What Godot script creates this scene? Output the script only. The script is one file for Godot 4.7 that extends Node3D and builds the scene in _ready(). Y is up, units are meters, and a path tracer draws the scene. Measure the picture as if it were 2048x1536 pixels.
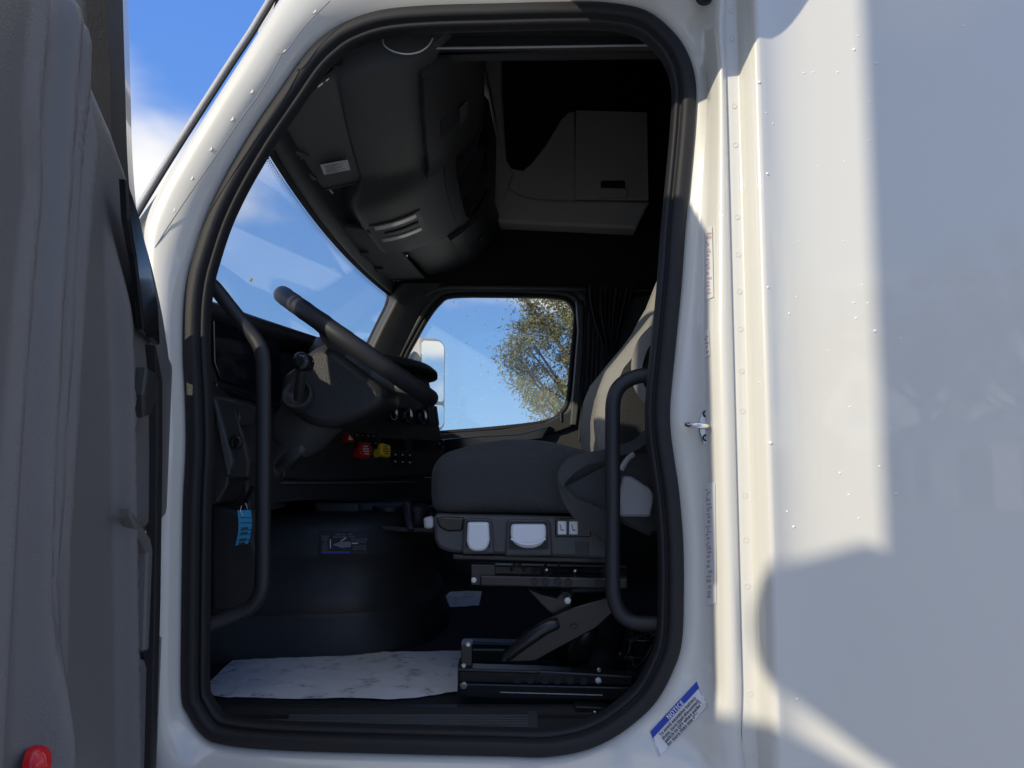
extends Node3D
# A white truck cab seen through its open driver door.
# x runs to the rear of the truck, y up, z towards the camera side; z = 0 is the outer skin of the driver side.

const F := 1500.0                      # focal length in pixels of the 2048 wide photograph
const SEAM := 0.42                     # x of the joint between cab and sleeper
var eye := Vector3(0, 1.65, 1.4)
var pitch := deg_to_rad(5.0)
var M := {}
var names := {}
var truck: Node3D
var rng := RandomNumberGenerator.new()

# ---------------------------------------------------------------- measuring
func ray(px, py) -> Vector3:
	return Vector3((px - 1024.0) / F, (768.0 - py) / F, -1.0).rotated(Vector3.RIGHT, pitch)

func at(px, py, z) -> Vector3:
	var d = ray(px, py)
	return eye + d * ((z - eye.z) / d.z)

func at_y(px, py, y) -> Vector3:
	var d = ray(px, py)
	return eye + d * ((y - eye.y) / d.y)

func zf(z) -> Transform3D:             # a plane across z, facing the camera side
	return Transform3D(Basis(), Vector3(0, 0, z))

func facing(o: Vector3, n: Vector3, up := Vector3.UP) -> Transform3D:
	n = n.normalized()
	var u = up.cross(n).normalized()
	return Transform3D(Basis(u, n.cross(u), n), o)

func on(fr: Transform3D, px, py) -> Vector2:
	var d = ray(px, py)
	var n = fr.basis.z
	var p = eye + d * ((fr.origin - eye).dot(n) / d.dot(n))
	var q = p - fr.origin
	return Vector2(q.dot(fr.basis.x), q.dot(fr.basis.y))

func poly(fr: Transform3D, pts) -> PackedVector2Array:
	var r = PackedVector2Array()
	for p in pts: r.append(on(fr, p[0], p[1]))
	return r

func rect(a, b, c, d): return [[a, b], [c, b], [c, d], [a, d]]

func rounded(p: PackedVector2Array, r: float, n := 4) -> PackedVector2Array:
	var out = PackedVector2Array()
	var m = p.size()
	for i in m:
		var a = p[(i + m - 1) % m]; var b = p[i]; var c = p[(i + 1) % m]
		var k = min(r, min(a.distance_to(b), c.distance_to(b)) * 0.48)
		var s = b + (a - b).normalized() * k; var e = b + (c - b).normalized() * k
		for j in n + 1:
			var t = float(j) / n
			out.append(s.lerp(b, t).lerp(b.lerp(e, t), t))
	return out

func circle(c: Vector2, r: float, n := 16) -> PackedVector2Array:
	var out = PackedVector2Array()
	for i in n: out.append(c + Vector2(cos(TAU * i / n), sin(TAU * i / n)) * r)
	return out

func smooth(p: Array, n: int, closed := false) -> Array:   # Catmull-Rom through 2D or 3D points
	var out = []
	var m = p.size()
	var last = m if closed else m - 1
	for i in last:
		var p0 = p[(i - 1 + m) % m] if closed else p[max(i - 1, 0)]
		var p1 = p[i]; var p2 = p[(i + 1) % m]
		var p3 = p[(i + 2) % m] if closed else p[min(i + 2, m - 1)]
		for j in n:
			out.append(p1.cubic_interpolate(p2, p0, p3, float(j) / n))
	if not closed: out.append(p[m - 1])
	return out

# ---------------------------------------------------------------- shapes
func begin() -> SurfaceTool:
	var st = SurfaceTool.new()
	st.begin(Mesh.PRIMITIVE_TRIANGLES)
	return st

func tri(st, a, b, c):
	st.add_vertex(a); st.add_vertex(b); st.add_vertex(c)

func quad(st, a, b, c, d):
	tri(st, a, b, c); tri(st, a, c, d)

func grid(st, rows: Array, around := false, along := false):
	var n = rows.size()
	var m = rows[0].size()
	for i in (n if along else n - 1):
		var a = rows[i]; var b = rows[(i + 1) % n]
		for j in (m if around else m - 1):
			var k = (j + 1) % m
			quad(st, a[j], a[k], b[k], b[j])

func thick(st, rows: Array, t: float):          # a curved sheet with thickness t
	var n = rows.size(); var m = rows[0].size()
	var back = []
	for i in n:
		var r = PackedVector3Array()
		for j in m:
			var du = rows[i][min(j + 1, m - 1)] - rows[i][max(j - 1, 0)]
			var dv = rows[min(i + 1, n - 1)][j] - rows[max(i - 1, 0)][j]
			r.append(rows[i][j] + dv.cross(du).normalized() * t)
		back.append(r)
	st.set_smooth_group(1); grid(st, rows)
	st.set_smooth_group(2)
	for i in n: back[i].reverse()
	grid(st, back)
	for i in n: back[i].reverse()
	st.set_smooth_group(-1)
	for i in n - 1:
		quad(st, rows[i][0], rows[i + 1][0], back[i + 1][0], back[i][0])
		quad(st, rows[i + 1][m - 1], rows[i][m - 1], back[i][m - 1], back[i + 1][m - 1])
	for j in m - 1:
		quad(st, rows[0][j + 1], rows[0][j], back[0][j], back[0][j + 1])
		quad(st, rows[n - 1][j], rows[n - 1][j + 1], back[n - 1][j + 1], back[n - 1][j])

func inset(p: PackedVector2Array, d: float) -> PackedVector2Array:
	var out = PackedVector2Array(); var m = p.size()
	for i in m:
		var e1 = (p[i] - p[(i + m - 1) % m]).normalized(); var e2 = (p[(i + 1) % m] - p[i]).normalized()
		var n1 = Vector2(-e1.y, e1.x); var n2 = Vector2(-e2.y, e2.x)
		var b = n1 + n2
		if b.length() < 0.01: b = n1
		b = b.normalized()
		out.append(p[i] + b * (d / max(b.dot(n1), 0.4)))
	return out

func prism(st, fr: Transform3D, p: PackedVector2Array, front: float, back: float, bevel := 0.0):
	p = p.duplicate()
	if Geometry2D.is_polygon_clockwise(p): pass
	else: p.reverse()
	# clockwise seen from the front now
	p.reverse()                                  # counter-clockwise for the inset
	var loops = []
	if bevel > 0.0:
		loops.append([inset(p, bevel), front])
		loops.append([inset(p, bevel * 0.3), front - bevel * 0.3])
		loops.append([p, front - bevel])
	else:
		loops.append([p, front])
	loops.append([p, back])
	var rows = []
	for l in loops:
		var r = PackedVector3Array()
		for q in l[0]: r.append(fr * Vector3(q.x, q.y, l[1]))
		rows.append(r)
	st.set_smooth_group(-1 if p.size() < 11 else 5)
	grid(st, rows, true)
	for e in [0, loops.size() - 1]:
		st.set_smooth_group(-1)
		var ids = Geometry2D.triangulate_polygon(p)
		for i in range(0, ids.size(), 3):
			var a = rows[e][ids[i]]; var b = rows[e][ids[i + 1]]; var c = rows[e][ids[i + 2]]
			var up = (b - a).cross(c - a).dot(fr.basis.z) > 0
			if up == (e == 0): tri(st, a, c, b)
			else: tri(st, a, b, c)

func box(st, lo: Vector3, hi: Vector3, bevel := 0.0):
	var fr = zf(0.0)
	prism(st, fr, PackedVector2Array([Vector2(lo.x, lo.y), Vector2(hi.x, lo.y), Vector2(hi.x, hi.y), Vector2(lo.x, hi.y)]), hi.z, lo.z, bevel)

func tube(st, pts: Array, radius, sides := 12, squash := 1.0):
	var rows = []
	var n = pts.size()
	var t0 = (pts[1] - pts[0]).normalized()
	var up = t0.cross(Vector3(0.31, 0.52, 0.8)).normalized()
	for i in n:
		var t = (pts[min(i + 1, n - 1)] - pts[max(i - 1, 0)]).normalized()
		up = (up - t * up.dot(t)).normalized()
		var s = t.cross(up)
		var r = radius[i] if radius is Array else radius
		var row = PackedVector3Array()
		for j in sides:
			var a = -TAU * j / sides
			row.append(pts[i] + (up * cos(a) + s * sin(a) * squash) * r)
		rows.append(row)
	st.set_smooth_group(1)
	grid(st, rows, true)
	for e in [0, n - 1]:
		st.set_smooth_group(-1)
		for j in sides:
			if e == 0: tri(st, pts[e], rows[e][(j + 1) % sides], rows[e][j])
			else: tri(st, pts[e], rows[e][j], rows[e][(j + 1) % sides])

func lathe(st, fr: Transform3D, prof: Array, n := 20, arc := TAU):   # prof: [radius, height along the frame's z]
	var rows = []
	for p in prof:
		var row = PackedVector3Array()
		for j in n: row.append(fr * Vector3(cos(-arc * j / n) * p[0], sin(-arc * j / n) * p[0], p[1]))
		rows.append(row)
	st.set_smooth_group(3)
	grid(st, rows, true)

func lathe_flat(st, fr, prof, n := 20):           # the same with sharp steps between the rings
	for i in prof.size() - 1:
		lathe_ring(st, fr, prof[i], prof[i + 1], n, i)

func lathe_ring(st, fr, a, b, n, g):
	st.set_smooth_group(10 + g)
	var rows = []
	for p in [a, b]:
		var row = PackedVector3Array()
		for j in n: row.append(fr * Vector3(cos(-TAU * j / n) * p[0], sin(-TAU * j / n) * p[0], p[1]))
		rows.append(row)
	grid(st, rows, true)

func stud(st, fr: Transform3D, c: Vector2, r: float, h: float, base := 0.0, n := 12):   # a low round head
	var f = fr * Transform3D(Basis(), Vector3(c.x, c.y, base))
	lathe(st, f, [[r, 0.0], [r, h * 0.6], [r * 0.75, h * 0.95], [0.0, h]], n)

# ---------------------------------------------------------------- objects
func numbered(called: String) -> String:
	var k = names.get(called, 0)
	names[called] = k + 1
	return called if k == 0 else "%s_%03d" % [called, k]

func thing(called: String, label: String, category: String, base := Vector3.ZERO, group := "") -> Node3D:
	var o = Node3D.new()
	o.name = numbered(called)
	add_child(o)
	o.position = base
	tag(o, label, category, group)
	return o

func tag(o, label, category, group := ""):
	o.set_meta("label", label)
	o.set_meta("category", category)
	if group: o.set_meta("group", group)

func part(called: String, st, m: Material, parent: Node3D, label := "") -> MeshInstance3D:
	var mesh = st
	if st is SurfaceTool:
		st.generate_normals()
		mesh = st.commit()
	var o = MeshInstance3D.new()
	o.mesh = mesh
	for i in mesh.get_surface_count(): mesh.surface_set_material(i, m)
	o.name = called
	parent.add_child(o, true)
	var off = Vector3.ZERO
	var q = parent
	while q != self and q != null:
		off += q.position
		q = q.get_parent()
	o.position = -off
	if label: o.set_meta("label", label)
	return o

func group_part(called: String, parent: Node3D, label := "") -> Node3D:
	var o = Node3D.new()
	o.name = called
	parent.add_child(o, true)
	var off = Vector3.ZERO
	var q = parent
	while q != self and q != null:
		off += q.position
		q = q.get_parent()
	o.position = -off
	if label: o.set_meta("label", label)
	return o

func plate(called, parent, m, fr: Transform3D, pts, front: float, back: float, bevel := 0.002, round_px := 0.0, label := "") -> MeshInstance3D:
	var p = poly(fr, pts) if pts is Array else pts
	if round_px > 0.0: p = rounded(p, round_px)
	var st = begin()
	prism(st, fr, p, front, back, bevel)
	return part(called, st, m, parent, label)

func structure(called, st, m) -> MeshInstance3D:
	var o = part(called, st, m, self)
	o.set_meta("kind", "structure")
	return o

# ---------------------------------------------------------------- materials
func lin(r, g = -1.0, b = -1.0) -> Color:
	if g < 0: g = r; b = r
	return Color(r, g, b).linear_to_srgb()

func noise_image(size: int, freq: float, octaves: int, seed_: int, type := FastNoiseLite.TYPE_SIMPLEX_SMOOTH) -> Image:
	var n = FastNoiseLite.new()
	n.seed = seed_; n.frequency = freq; n.noise_type = type
	n.fractal_octaves = octaves
	return n.get_seamless_image(size, size)

func bump(img: Image, strength: float) -> ImageTexture:
	var c = img.duplicate()
	c.convert(Image.FORMAT_RGBA8)
	c.bump_map_to_normal_map(strength)
	c.generate_mipmaps()
	return ImageTexture.create_from_image(c)

func ramp(img: Image, a: Color, b: Color, lo := 0.0, hi := 1.0) -> ImageTexture:
	var out = Image.create(img.get_width(), img.get_height(), false, Image.FORMAT_RGB8)
	for y in img.get_height():
		for x in img.get_width():
			var v = clamp((img.get_pixel(x, y).r - lo) / (hi - lo), 0.0, 1.0)
			out.set_pixel(x, y, a.lerp(b, v))
	return ImageTexture.create_from_image(out)

func mat(key: String, c: Color, rough: float, metallic := 0.0) -> StandardMaterial3D:
	var m = StandardMaterial3D.new()
	m.albedo_color = c; m.roughness = rough; m.metallic = metallic
	m.cull_mode = BaseMaterial3D.CULL_DISABLED
	M[key] = m
	return m

func grain(m: StandardMaterial3D, tex: Texture2D, scale: float, strength: float):
	m.normal_enabled = true; m.normal_texture = tex; m.normal_scale = strength
	m.uv1_triplanar = true; m.uv1_world_triplanar = true
	m.uv1_scale = Vector3.ONE * scale

func paper_image() -> ImageTexture:             # white paper with trodden-in smudges and scuff streaks
	var n = 512
	var img = Image.create(n, n, false, Image.FORMAT_RGB8)
	var a = FastNoiseLite.new(); a.seed = 3; a.frequency = 0.012; a.fractal_octaves = 4
	var b = FastNoiseLite.new(); b.seed = 8; b.frequency = 0.03; b.fractal_type = FastNoiseLite.FRACTAL_RIDGED; b.fractal_octaves = 3
	for y in n:
		for x in n:
			var patch = clamp(a.get_noise_2d(x, y) * 2.2 - 0.25, 0.0, 1.0)
			var line = clamp((b.get_noise_2d(x * 0.5, y * 1.6) - 0.45) * 2.5, 0.0, 1.0)
			var v = 0.88 - 0.16 * patch - 0.62 * line * clamp(patch * 2.0, 0.0, 1.0) - 0.03 * a.get_noise_2d(x * 9.0, y * 9.0)
			img.set_pixel(x, y, Color(v, v, v * 1.005).linear_to_srgb())
	return ImageTexture.create_from_image(img)

func materials():
	var fine = bump(noise_image(256, 0.09, 3, 3), 3.0)
	var cell = bump(noise_image(256, 0.05, 1, 9, FastNoiseLite.TYPE_CELLULAR), 4.0)
	var peel = bump(noise_image(256, 0.02, 2, 4), 2.0)
	var weave_i = Image.create(64, 64, false, Image.FORMAT_L8)
	for y in 64:
		for x in 64:
			var v = (0.5 + 0.5 * sin(x * TAU / 8.0)) if ((x / 8 + y / 8) % 2 == 0) else (0.5 + 0.5 * sin(y * TAU / 8.0))
			weave_i.set_pixel(x, y, Color(v, v, v))
	var weave = bump(weave_i, 2.0)
	var mottle = noise_image(256, 0.02, 4, 17)
	var m
	m = mat("paint", lin(0.70, 0.69, 0.635), 0.32)
	m.clearcoat_enabled = true; m.clearcoat = 1.0; m.clearcoat_roughness = 0.03
	grain(m, peel, 2.2, 0.035)
	m = mat("rubber", lin(0.013, 0.013, 0.015), 0.65); grain(m, fine, 9.0, 0.25)
	m = mat("plastic", lin(0.030, 0.031, 0.032), 0.46); grain(m, cell, 22.0, 0.5)
	m = mat("plastic_soft", lin(0.072, 0.075, 0.075), 0.52); grain(m, cell, 20.0, 0.5)
	m = mat("plastic_gloss", lin(0.012, 0.013, 0.016), 0.12)
	m = mat("visor", lin(0.13, 0.132, 0.125), 0.65); grain(m, cell, 18.0, 0.4)
	m = mat("trim", lin(0.15, 0.147, 0.15), 0.45); grain(m, cell, 30.0, 0.6)
	m = mat("trim_cool", lin(0.08, 0.088, 0.088), 0.55); grain(m, cell, 30.0, 0.6)
	m = mat("cabinet", lin(0.58, 0.565, 0.52), 0.6); grain(m, cell, 18.0, 0.35)
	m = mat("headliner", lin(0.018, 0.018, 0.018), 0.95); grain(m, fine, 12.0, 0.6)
	m = mat("carpet", lin(0.012, 0.014, 0.018), 0.9); grain(m, fine, 14.0, 1.0)
	m = mat("fabric", lin(0.068, 0.069, 0.070), 0.9); grain(m, weave, 34.0, 0.9)
	m.albedo_texture = ramp(noise_image(256, 0.2, 2, 71), lin(0.6), lin(1.0), 0.2, 0.8)
	m.rim_enabled = true; m.rim = 0.4; m.rim_tint = 0.5
	m = mat("fabric_grey", lin(0.30, 0.29, 0.26), 0.9); grain(m, weave, 30.0, 0.6)
	m = mat("fabric_black", lin(0.022, 0.022, 0.023), 0.85); grain(m, weave, 24.0, 0.9)
	m = mat("belt", lin(0.05, 0.052, 0.052), 0.6); grain(m, weave, 40.0, 0.8)
	m = mat("curtain", lin(0.045, 0.046, 0.048), 0.8)
	m = mat("handle", lin(0.022, 0.023, 0.027), 0.5); grain(m, fine, 14.0, 0.25)
	m = mat("steel_black", lin(0.018, 0.018, 0.018), 0.28, 0.0); grain(m, peel, 6.0, 0.15)
	m = mat("zinc", lin(0.62, 0.62, 0.60), 0.3, 1.0)
	m = mat("chrome", lin(0.75, 0.75, 0.75), 0.18, 1.0)
	m = mat("white_plastic", lin(0.85, 0.86, 0.88), 0.35)
	m = mat("white_cap", lin(0.8, 0.8, 0.8), 0.6)
	m = mat("grey_plastic", lin(0.48, 0.48, 0.49), 0.5); grain(m, cell, 20.0, 0.3)
	m = mat("lens", lin(0.55, 0.56, 0.55), 0.12)
	m = mat("ink", lin(0.02, 0.02, 0.025), 0.6)
	m = mat("ink_grey", lin(0.25, 0.25, 0.25), 0.6)
	m = mat("ink_pale", lin(0.55, 0.43, 0.43), 0.6)
	m = mat("ink_white", lin(0.75, 0.75, 0.75), 0.6)
	m = mat("sticker", lin(0.78, 0.78, 0.78), 0.35)
	m = mat("sticker_blue", lin(0.012, 0.05, 0.42), 0.35)
	m = mat("red", lin(0.45, 0.012, 0.012), 0.35)
	m = mat("yellow", lin(0.75, 0.55, 0.03), 0.4)
	m = mat("red_lamp", lin(0.6, 0.01, 0.02), 0.1)
	m = mat("tag", lin(0.06, 0.42, 0.75), 0.6)
	m = mat("screen", lin(0.006, 0.009, 0.014), 0.06)
	m = mat("mirror", lin(0.85, 0.87, 0.88), 0.01, 1.0)
	m = mat("clear_cord", lin(0.75, 0.76, 0.74), 0.3)
	m = mat("glass", Color(0.86, 0.96, 0.95, 0.08), 0.0)
	m.metallic_specular = 0.35
	m.transparency = BaseMaterial3D.TRANSPARENCY_ALPHA
	m = mat("water", Color(1.0, 1.0, 1.0), 0.0)
	m.refraction_enabled = true; m.refraction_scale = 0.033
	m = mat("paper", Color.WHITE, 0.8)
	m.albedo_texture = paper_image()
	grain(m, bump(noise_image(256, 0.02, 2, 21, FastNoiseLite.TYPE_CELLULAR), 5.0), 1.6, 0.35)
	m = mat("concrete", Color.WHITE, 0.9)
	m.albedo_texture = ramp(mottle, lin(0.33, 0.325, 0.31), lin(0.44, 0.43, 0.41), 0.2, 0.8)
	grain(m, fine, 0.7, 0.8)
	m = mat("leaf", lin(0.075, 0.085, 0.03), 0.6)
	m.backlight_enabled = true; m.backlight = lin(0.10, 0.11, 0.03)
	m.vertex_color_use_as_albedo = true
	m.albedo_color = Color.WHITE
	m = mat("bark", lin(0.12, 0.09, 0.065), 0.9); grain(m, fine, 3.0, 1.0)
	m = mat("tyre", lin(0.02, 0.02, 0.02), 0.8)
	m = mat("wall_render", lin(0.75, 0.73, 0.68), 0.85)
	m = mat("roof_metal", lin(0.3, 0.31, 0.32), 0.5)

# ---------------------------------------------------------------- sky
func sky_image() -> Image:
	var w = 1536; var h = 768
	var img = Image.create(w, h, false, Image.FORMAT_RGBF)
	var n = FastNoiseLite.new(); n.seed = 12; n.frequency = 0.55; n.fractal_octaves = 6; n.fractal_gain = 0.55
	var big = FastNoiseLite.new(); big.seed = 5; big.frequency = 0.22; big.fractal_octaves = 3
	for y in h:
		var v = (y + 0.5) / h
		var el = PI * (0.5 - v)
		for x in w:
			var az = wrapf((x + 0.5) / w * TAU, -PI, PI)        # column 0 lies straight ahead, at -z
			var d = Vector3(sin(az) * cos(el), sin(el), -cos(az) * cos(el))
			var c: Vector3
			if d.y < 0.0:
				c = Vector3(0.20, 0.21, 0.22)
			else:
				var t = pow(1.0 - d.y, 3.2)
				c = Vector3(0.072, 0.19, 0.56).lerp(Vector3(0.20, 0.39, 0.64), t)
				var q = Vector3(d.x, 0.0, d.z) * (2.2 / (d.y + 0.22))
				var cover = 0.55 * n.get_noise_3dv(q + Vector3(0, 3, 0)) + 0.75 * big.get_noise_3dv(q)
				var a = az + 0.44; var e = el - 0.33       # the bank of cloud that the photograph shows above the bonnet
				cover += 0.27 * exp(-(a * a) / 0.016 - (e * e) / 0.010)
				cover -= 0.55 * exp(-(az + 0.22) * (az + 0.22) / 0.03 - (el - 0.20) * (el - 0.20) / 0.016)
				cover -= 0.65 * exp(-(az - 0.0) * (az - 0.0) / 0.06 - (el - 0.11) * (el - 0.11) / 0.03)
				cover -= 0.5 * exp(-(az + 0.38) * (az + 0.38) / 0.03 - (el - 0.52) * (el - 0.52) / 0.012)
				var k = clamp((cover + 0.20) / 0.46, 0.0, 1.0)
				k = k * k * (3.0 - 2.0 * k)
				c = c.lerp(Vector3(0.74, 0.73, 0.71), k * 0.94)
			img.set_pixel(x, y, Color(c.x, c.y, c.z))
	return img

func _ready():
	rng.seed = 7
	var cam = Camera3D.new()
	cam.name = "camera"
	cam.position = eye
	cam.rotation.x = pitch
	cam.fov = rad_to_deg(2.0 * atan(768.0 / F))
	cam.near = 0.05; cam.far = 2000.0
	add_child(cam)
	cam.current = true
	var we = WorldEnvironment.new()
	we.name = "world_environment"
	var env = Environment.new()
	env.background_mode = Environment.BG_SKY
	var sky = Sky.new()
	var pan = PanoramaSkyMaterial.new()
	pan.panorama = ImageTexture.create_from_image(sky_image())
	sky.sky_material = pan
	env.sky = sky
	env.tonemap_mode = Environment.TONE_MAPPER_LINEAR
	env.tonemap_exposure = 1.42
	env.sdfgi_enabled = true; env.ssao_enabled = true; env.ssil_enabled = true
	we.environment = env
	add_child(we)
	var sun = DirectionalLight3D.new()
	sun.name = "sun"
	sun.light_energy = 0.76
	sun.light_angular_distance = 0.53
	sun.light_color = Color(1.0, 0.955, 0.86)
	sun.shadow_enabled = true
	add_child(sun)
	sun.look_at_from_position(Vector3.ZERO, Vector3(1.0, -0.55, -1.24), Vector3.UP)

	materials()
	ground()
	truck = thing("semi_truck", "white semi truck with its driver door open, cab interior in view", "truck", Vector3(0.3, 0, -1.05))
	cab_side()
	sleeper_side()
	cab_shell()
	driver_door()
	door_seal()
	windshield()
	passenger_side()
	overhead_console()
	cabinet()
	dashboard()
	steering()
	engine_tunnel()
	floor_and_sill()
	seat()
	seat_base()
	grab_handles()
	decals()
	loose_things()
	outside()

func ground():
	var st = begin()
	quad(st, Vector3(-300, 0, 300), Vector3(-300, 0, -300), Vector3(300, 0, -300), Vector3(300, 0, 300))
	structure("ground", st, M.concrete)

# ---------------------------------------------------------------- outer skin
const OPENING := [[376, 892], [374, 788], [370, 710], [371, 625], [378, 562], [391, 510], [416, 435], [447, 368], [483, 304], [523, 240], [565, 180], [608, 118], [646, 79], [690, 49], [760, 25], [860, 15], [1000, 11], [1120, 8], [1210, 9], [1290, 25], [1345, 68], [1375, 115], [1388, 170], [1386, 240], [1379, 324], [1367, 455], [1358, 580], [1345, 711], [1336, 810], [1337, 862], [1343, 911], [1354, 987], [1362, 1087], [1363, 1195], [1359, 1284], [1343, 1338], [1310, 1399], [1267, 1442], [1214, 1478], [1160, 1499], [1088, 1510], [999, 1508], [820, 1504], [560, 1496], [443, 1484], [406, 1465], [378, 1423], [367, 1387], [367, 1257], [369, 1100], [371, 996]]
const OUTER := [[296, 892], [296, 788], [294, 710], [290, 610], [280, 520], [283, 440], [312, 372], [352, 308], [394, 242], [437, 174], [480, 107], [525, 36], [560, -20], [600, -80], [700, -130], [850, -140], [1000, -140], [1120, -140], [1230, -140], [1340, -140], [0, -60], [0, 60], [0, 150], [0, 235], [0, 324], [0, 455], [0, 580], [0, 711], [0, 810], [0, 862], [0, 911], [0, 987], [0, 1087], [0, 1195], [0, 1290], [0, 1370], [0, 1470], [0, 1580], [1400, 1660], [1250, 1660], [1110, 1660], [999, 1660], [820, 1660], [560, 1660], [420, 1660], [330, 1640], [300, 1560], [296, 1450], [296, 1257], [296, 1100], [296, 996]]
var rim_loop := []          # the edge of the door opening, 2D

func cab_side():
	var o2 = []; var t2 = []; var wr = []
	for i in OPENING.size():
		var p = at(OPENING[i][0], OPENING[i][1], -0.045)
		o2.append(Vector2(p.x, p.y))
		var q = OUTER[i]
		if q[0] == 0:
			var e = at(1475, q[1], 0.0)
			t2.append(Vector2(SEAM - 0.002, e.y))
			wr.append(Vector2(1.0 if q[1] > 40 and q[1] < 1450 else 0.6, 0))
		else:
			var e = at(q[0], q[1], 0.0)
			t2.append(Vector2(e.x, e.y))
			wr.append(Vector2(0.0, 0.0))
	o2 = smooth(o2, 5, true); t2 = smooth(t2, 5, true); wr = smooth(wr, 5, true)
	rim_loop = o2
	var ua = [0.0, 0.05, 0.13, 0.26, 0.42, 0.60, 0.80, 0.94, 1.0]
	var za = [-0.056, -0.047, -0.034, -0.014, -0.004, 0.0, 0.0, -0.006, -0.024]
	var zb = [-0.056, -0.046, -0.040, -0.037, -0.020, 0.000, 0.012, 0.009, -0.0065]
	var rows = []
	for k in 9:
		var row = PackedVector3Array()
		for i in o2.size():
			var l = o2[i].distance_to(t2[i])
			var s = min(1.0, l / 0.10)
			var ub = [0.0, 0.010, 0.026, l - 0.056 * s, l - 0.047 * s, l - 0.036 * s, l - 0.026 * s, l - 0.010, l]
			var w = clamp(wr[i].x, 0.0, 1.0)
			var u = lerp(ua[k], clamp(ub[k] / l, 0.0, 1.0), w)
			var z = lerp(za[k], zb[k], w)
			var q = o2[i].lerp(t2[i], u)
			row.append(Vector3(q.x, q.y, z))
		rows.append(row)
	var st = begin()
	grid(st, rows, true)
	var side = part("cab_side_panel", st, M.paint, truck)
	# round rivet heads along the windscreen pillar
	var f0 = zf(0.0)
	var side_faces = side.mesh.get_faces()
	for p in [[625, 15], [563, 95], [499, 178], [460, 234], [418, 295], [380, 354], [345, 418]]:
		var b = begin()
		var rz = skin_z(side_faces, on(f0, p[0], p[1]))
		lathe_flat(b, f0 * Transform3D(Basis(), Vector3(on(f0, p[0], p[1]).x, on(f0, p[0], p[1]).y, rz - 0.0003)), [[0.0046, -0.0006], [0.0046, 0.0002], [0.0038, 0.0002], [0.0035, -0.0001], [0.0, 0.0]], 16)
		part("rivet", b, M.paint, side)
	# the lapped edge of the pillar skin: a thin raised strip
	var lap = []
	for p in [[660, 2], [610, 52], [578, 95], [565, 107], [555, 108], [561, 113], [520, 185], [480, 240], [440, 300], [400, 358], [365, 410], [335, 455], [310, 495]]: lap.append(at(p[0], p[1], 0.0))
	st = begin()
	tube(st, smooth(lap, 4), 0.0011, 6)
	part("panel_joint", st, M.ink_grey, side)
	# windscreen gasket and glass edge beyond the pillar
	var g1 = []; var g2 = []; var g3 = []
	for p in [[562, -40], [540, 2], [520, 35], [500, 68], [460, 128], [420, 190], [380, 252], [340, 315], [300, 380], [270, 430]]:
		g1.append(at(p[0] + 5, p[1] + 3, -0.026)); g2.append(at(p[0] - 1, p[1] - 1, -0.042)); g3.append(at(p[0] - 12, p[1] - 6, -0.06))
	st = begin(); tube(st, smooth(g1, 3), 0.0035, 8); part("pillar_gasket", st, M.rubber, side)
	st = begin(); tube(st, smooth(g2, 3), 0.0065, 10); part("pillar_cap", st, M.grey_plastic, side)
	# door striker
	var sf = zf(-0.036)
	var stk = group_part("door_striker", truck)
	plate("striker_plate", stk, M.chrome, sf, [[1408, 812], [1416, 812], [1424, 850], [1416, 888], [1404, 888], [1396, 862], [1396, 845]], 0.008, 0.0, 0.002, 0.004)
	for p in [[1410, 828], [1410, 876]]:
		st = begin(); lathe_flat(st, sf * Transform3D(Basis(), Vector3(on(sf, p[0], p[1]).x, on(sf, p[0], p[1]).y, 0.008)), [[0.007, 0.0], [0.007, 0.003], [0.004, 0.003], [0.004, 0.0]])
		part("bolt", st, M.ink, stk)
	st = begin()
	var l0 = at(1416, 853, -0.03); var l1 = at(1380, 850, 0.0)
	tube(st, smooth([l0, at(1412, 852, -0.005), at(1398, 851, 0.012), at(1382, 850, 0.010), at(1374, 849, -0.005), at(1380, 849, -0.03)], 5), 0.0052, 10)
	part("loop", st, M.chrome, stk)
	# plug hole above the door
	st = begin(); lathe(st, zf(0.0) * Transform3D(Basis(), Vector3(on(zf(0.0), 1408, -6).x, on(zf(0.0), 1408, -6).y, -0.002)), [[0.017, 0.0], [0.017, 0.004], [0.014, 0.005], [0.012, 0.001], [0.0, 0.0]])
	part("rubber_plug", st, M.rubber, truck)

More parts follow.
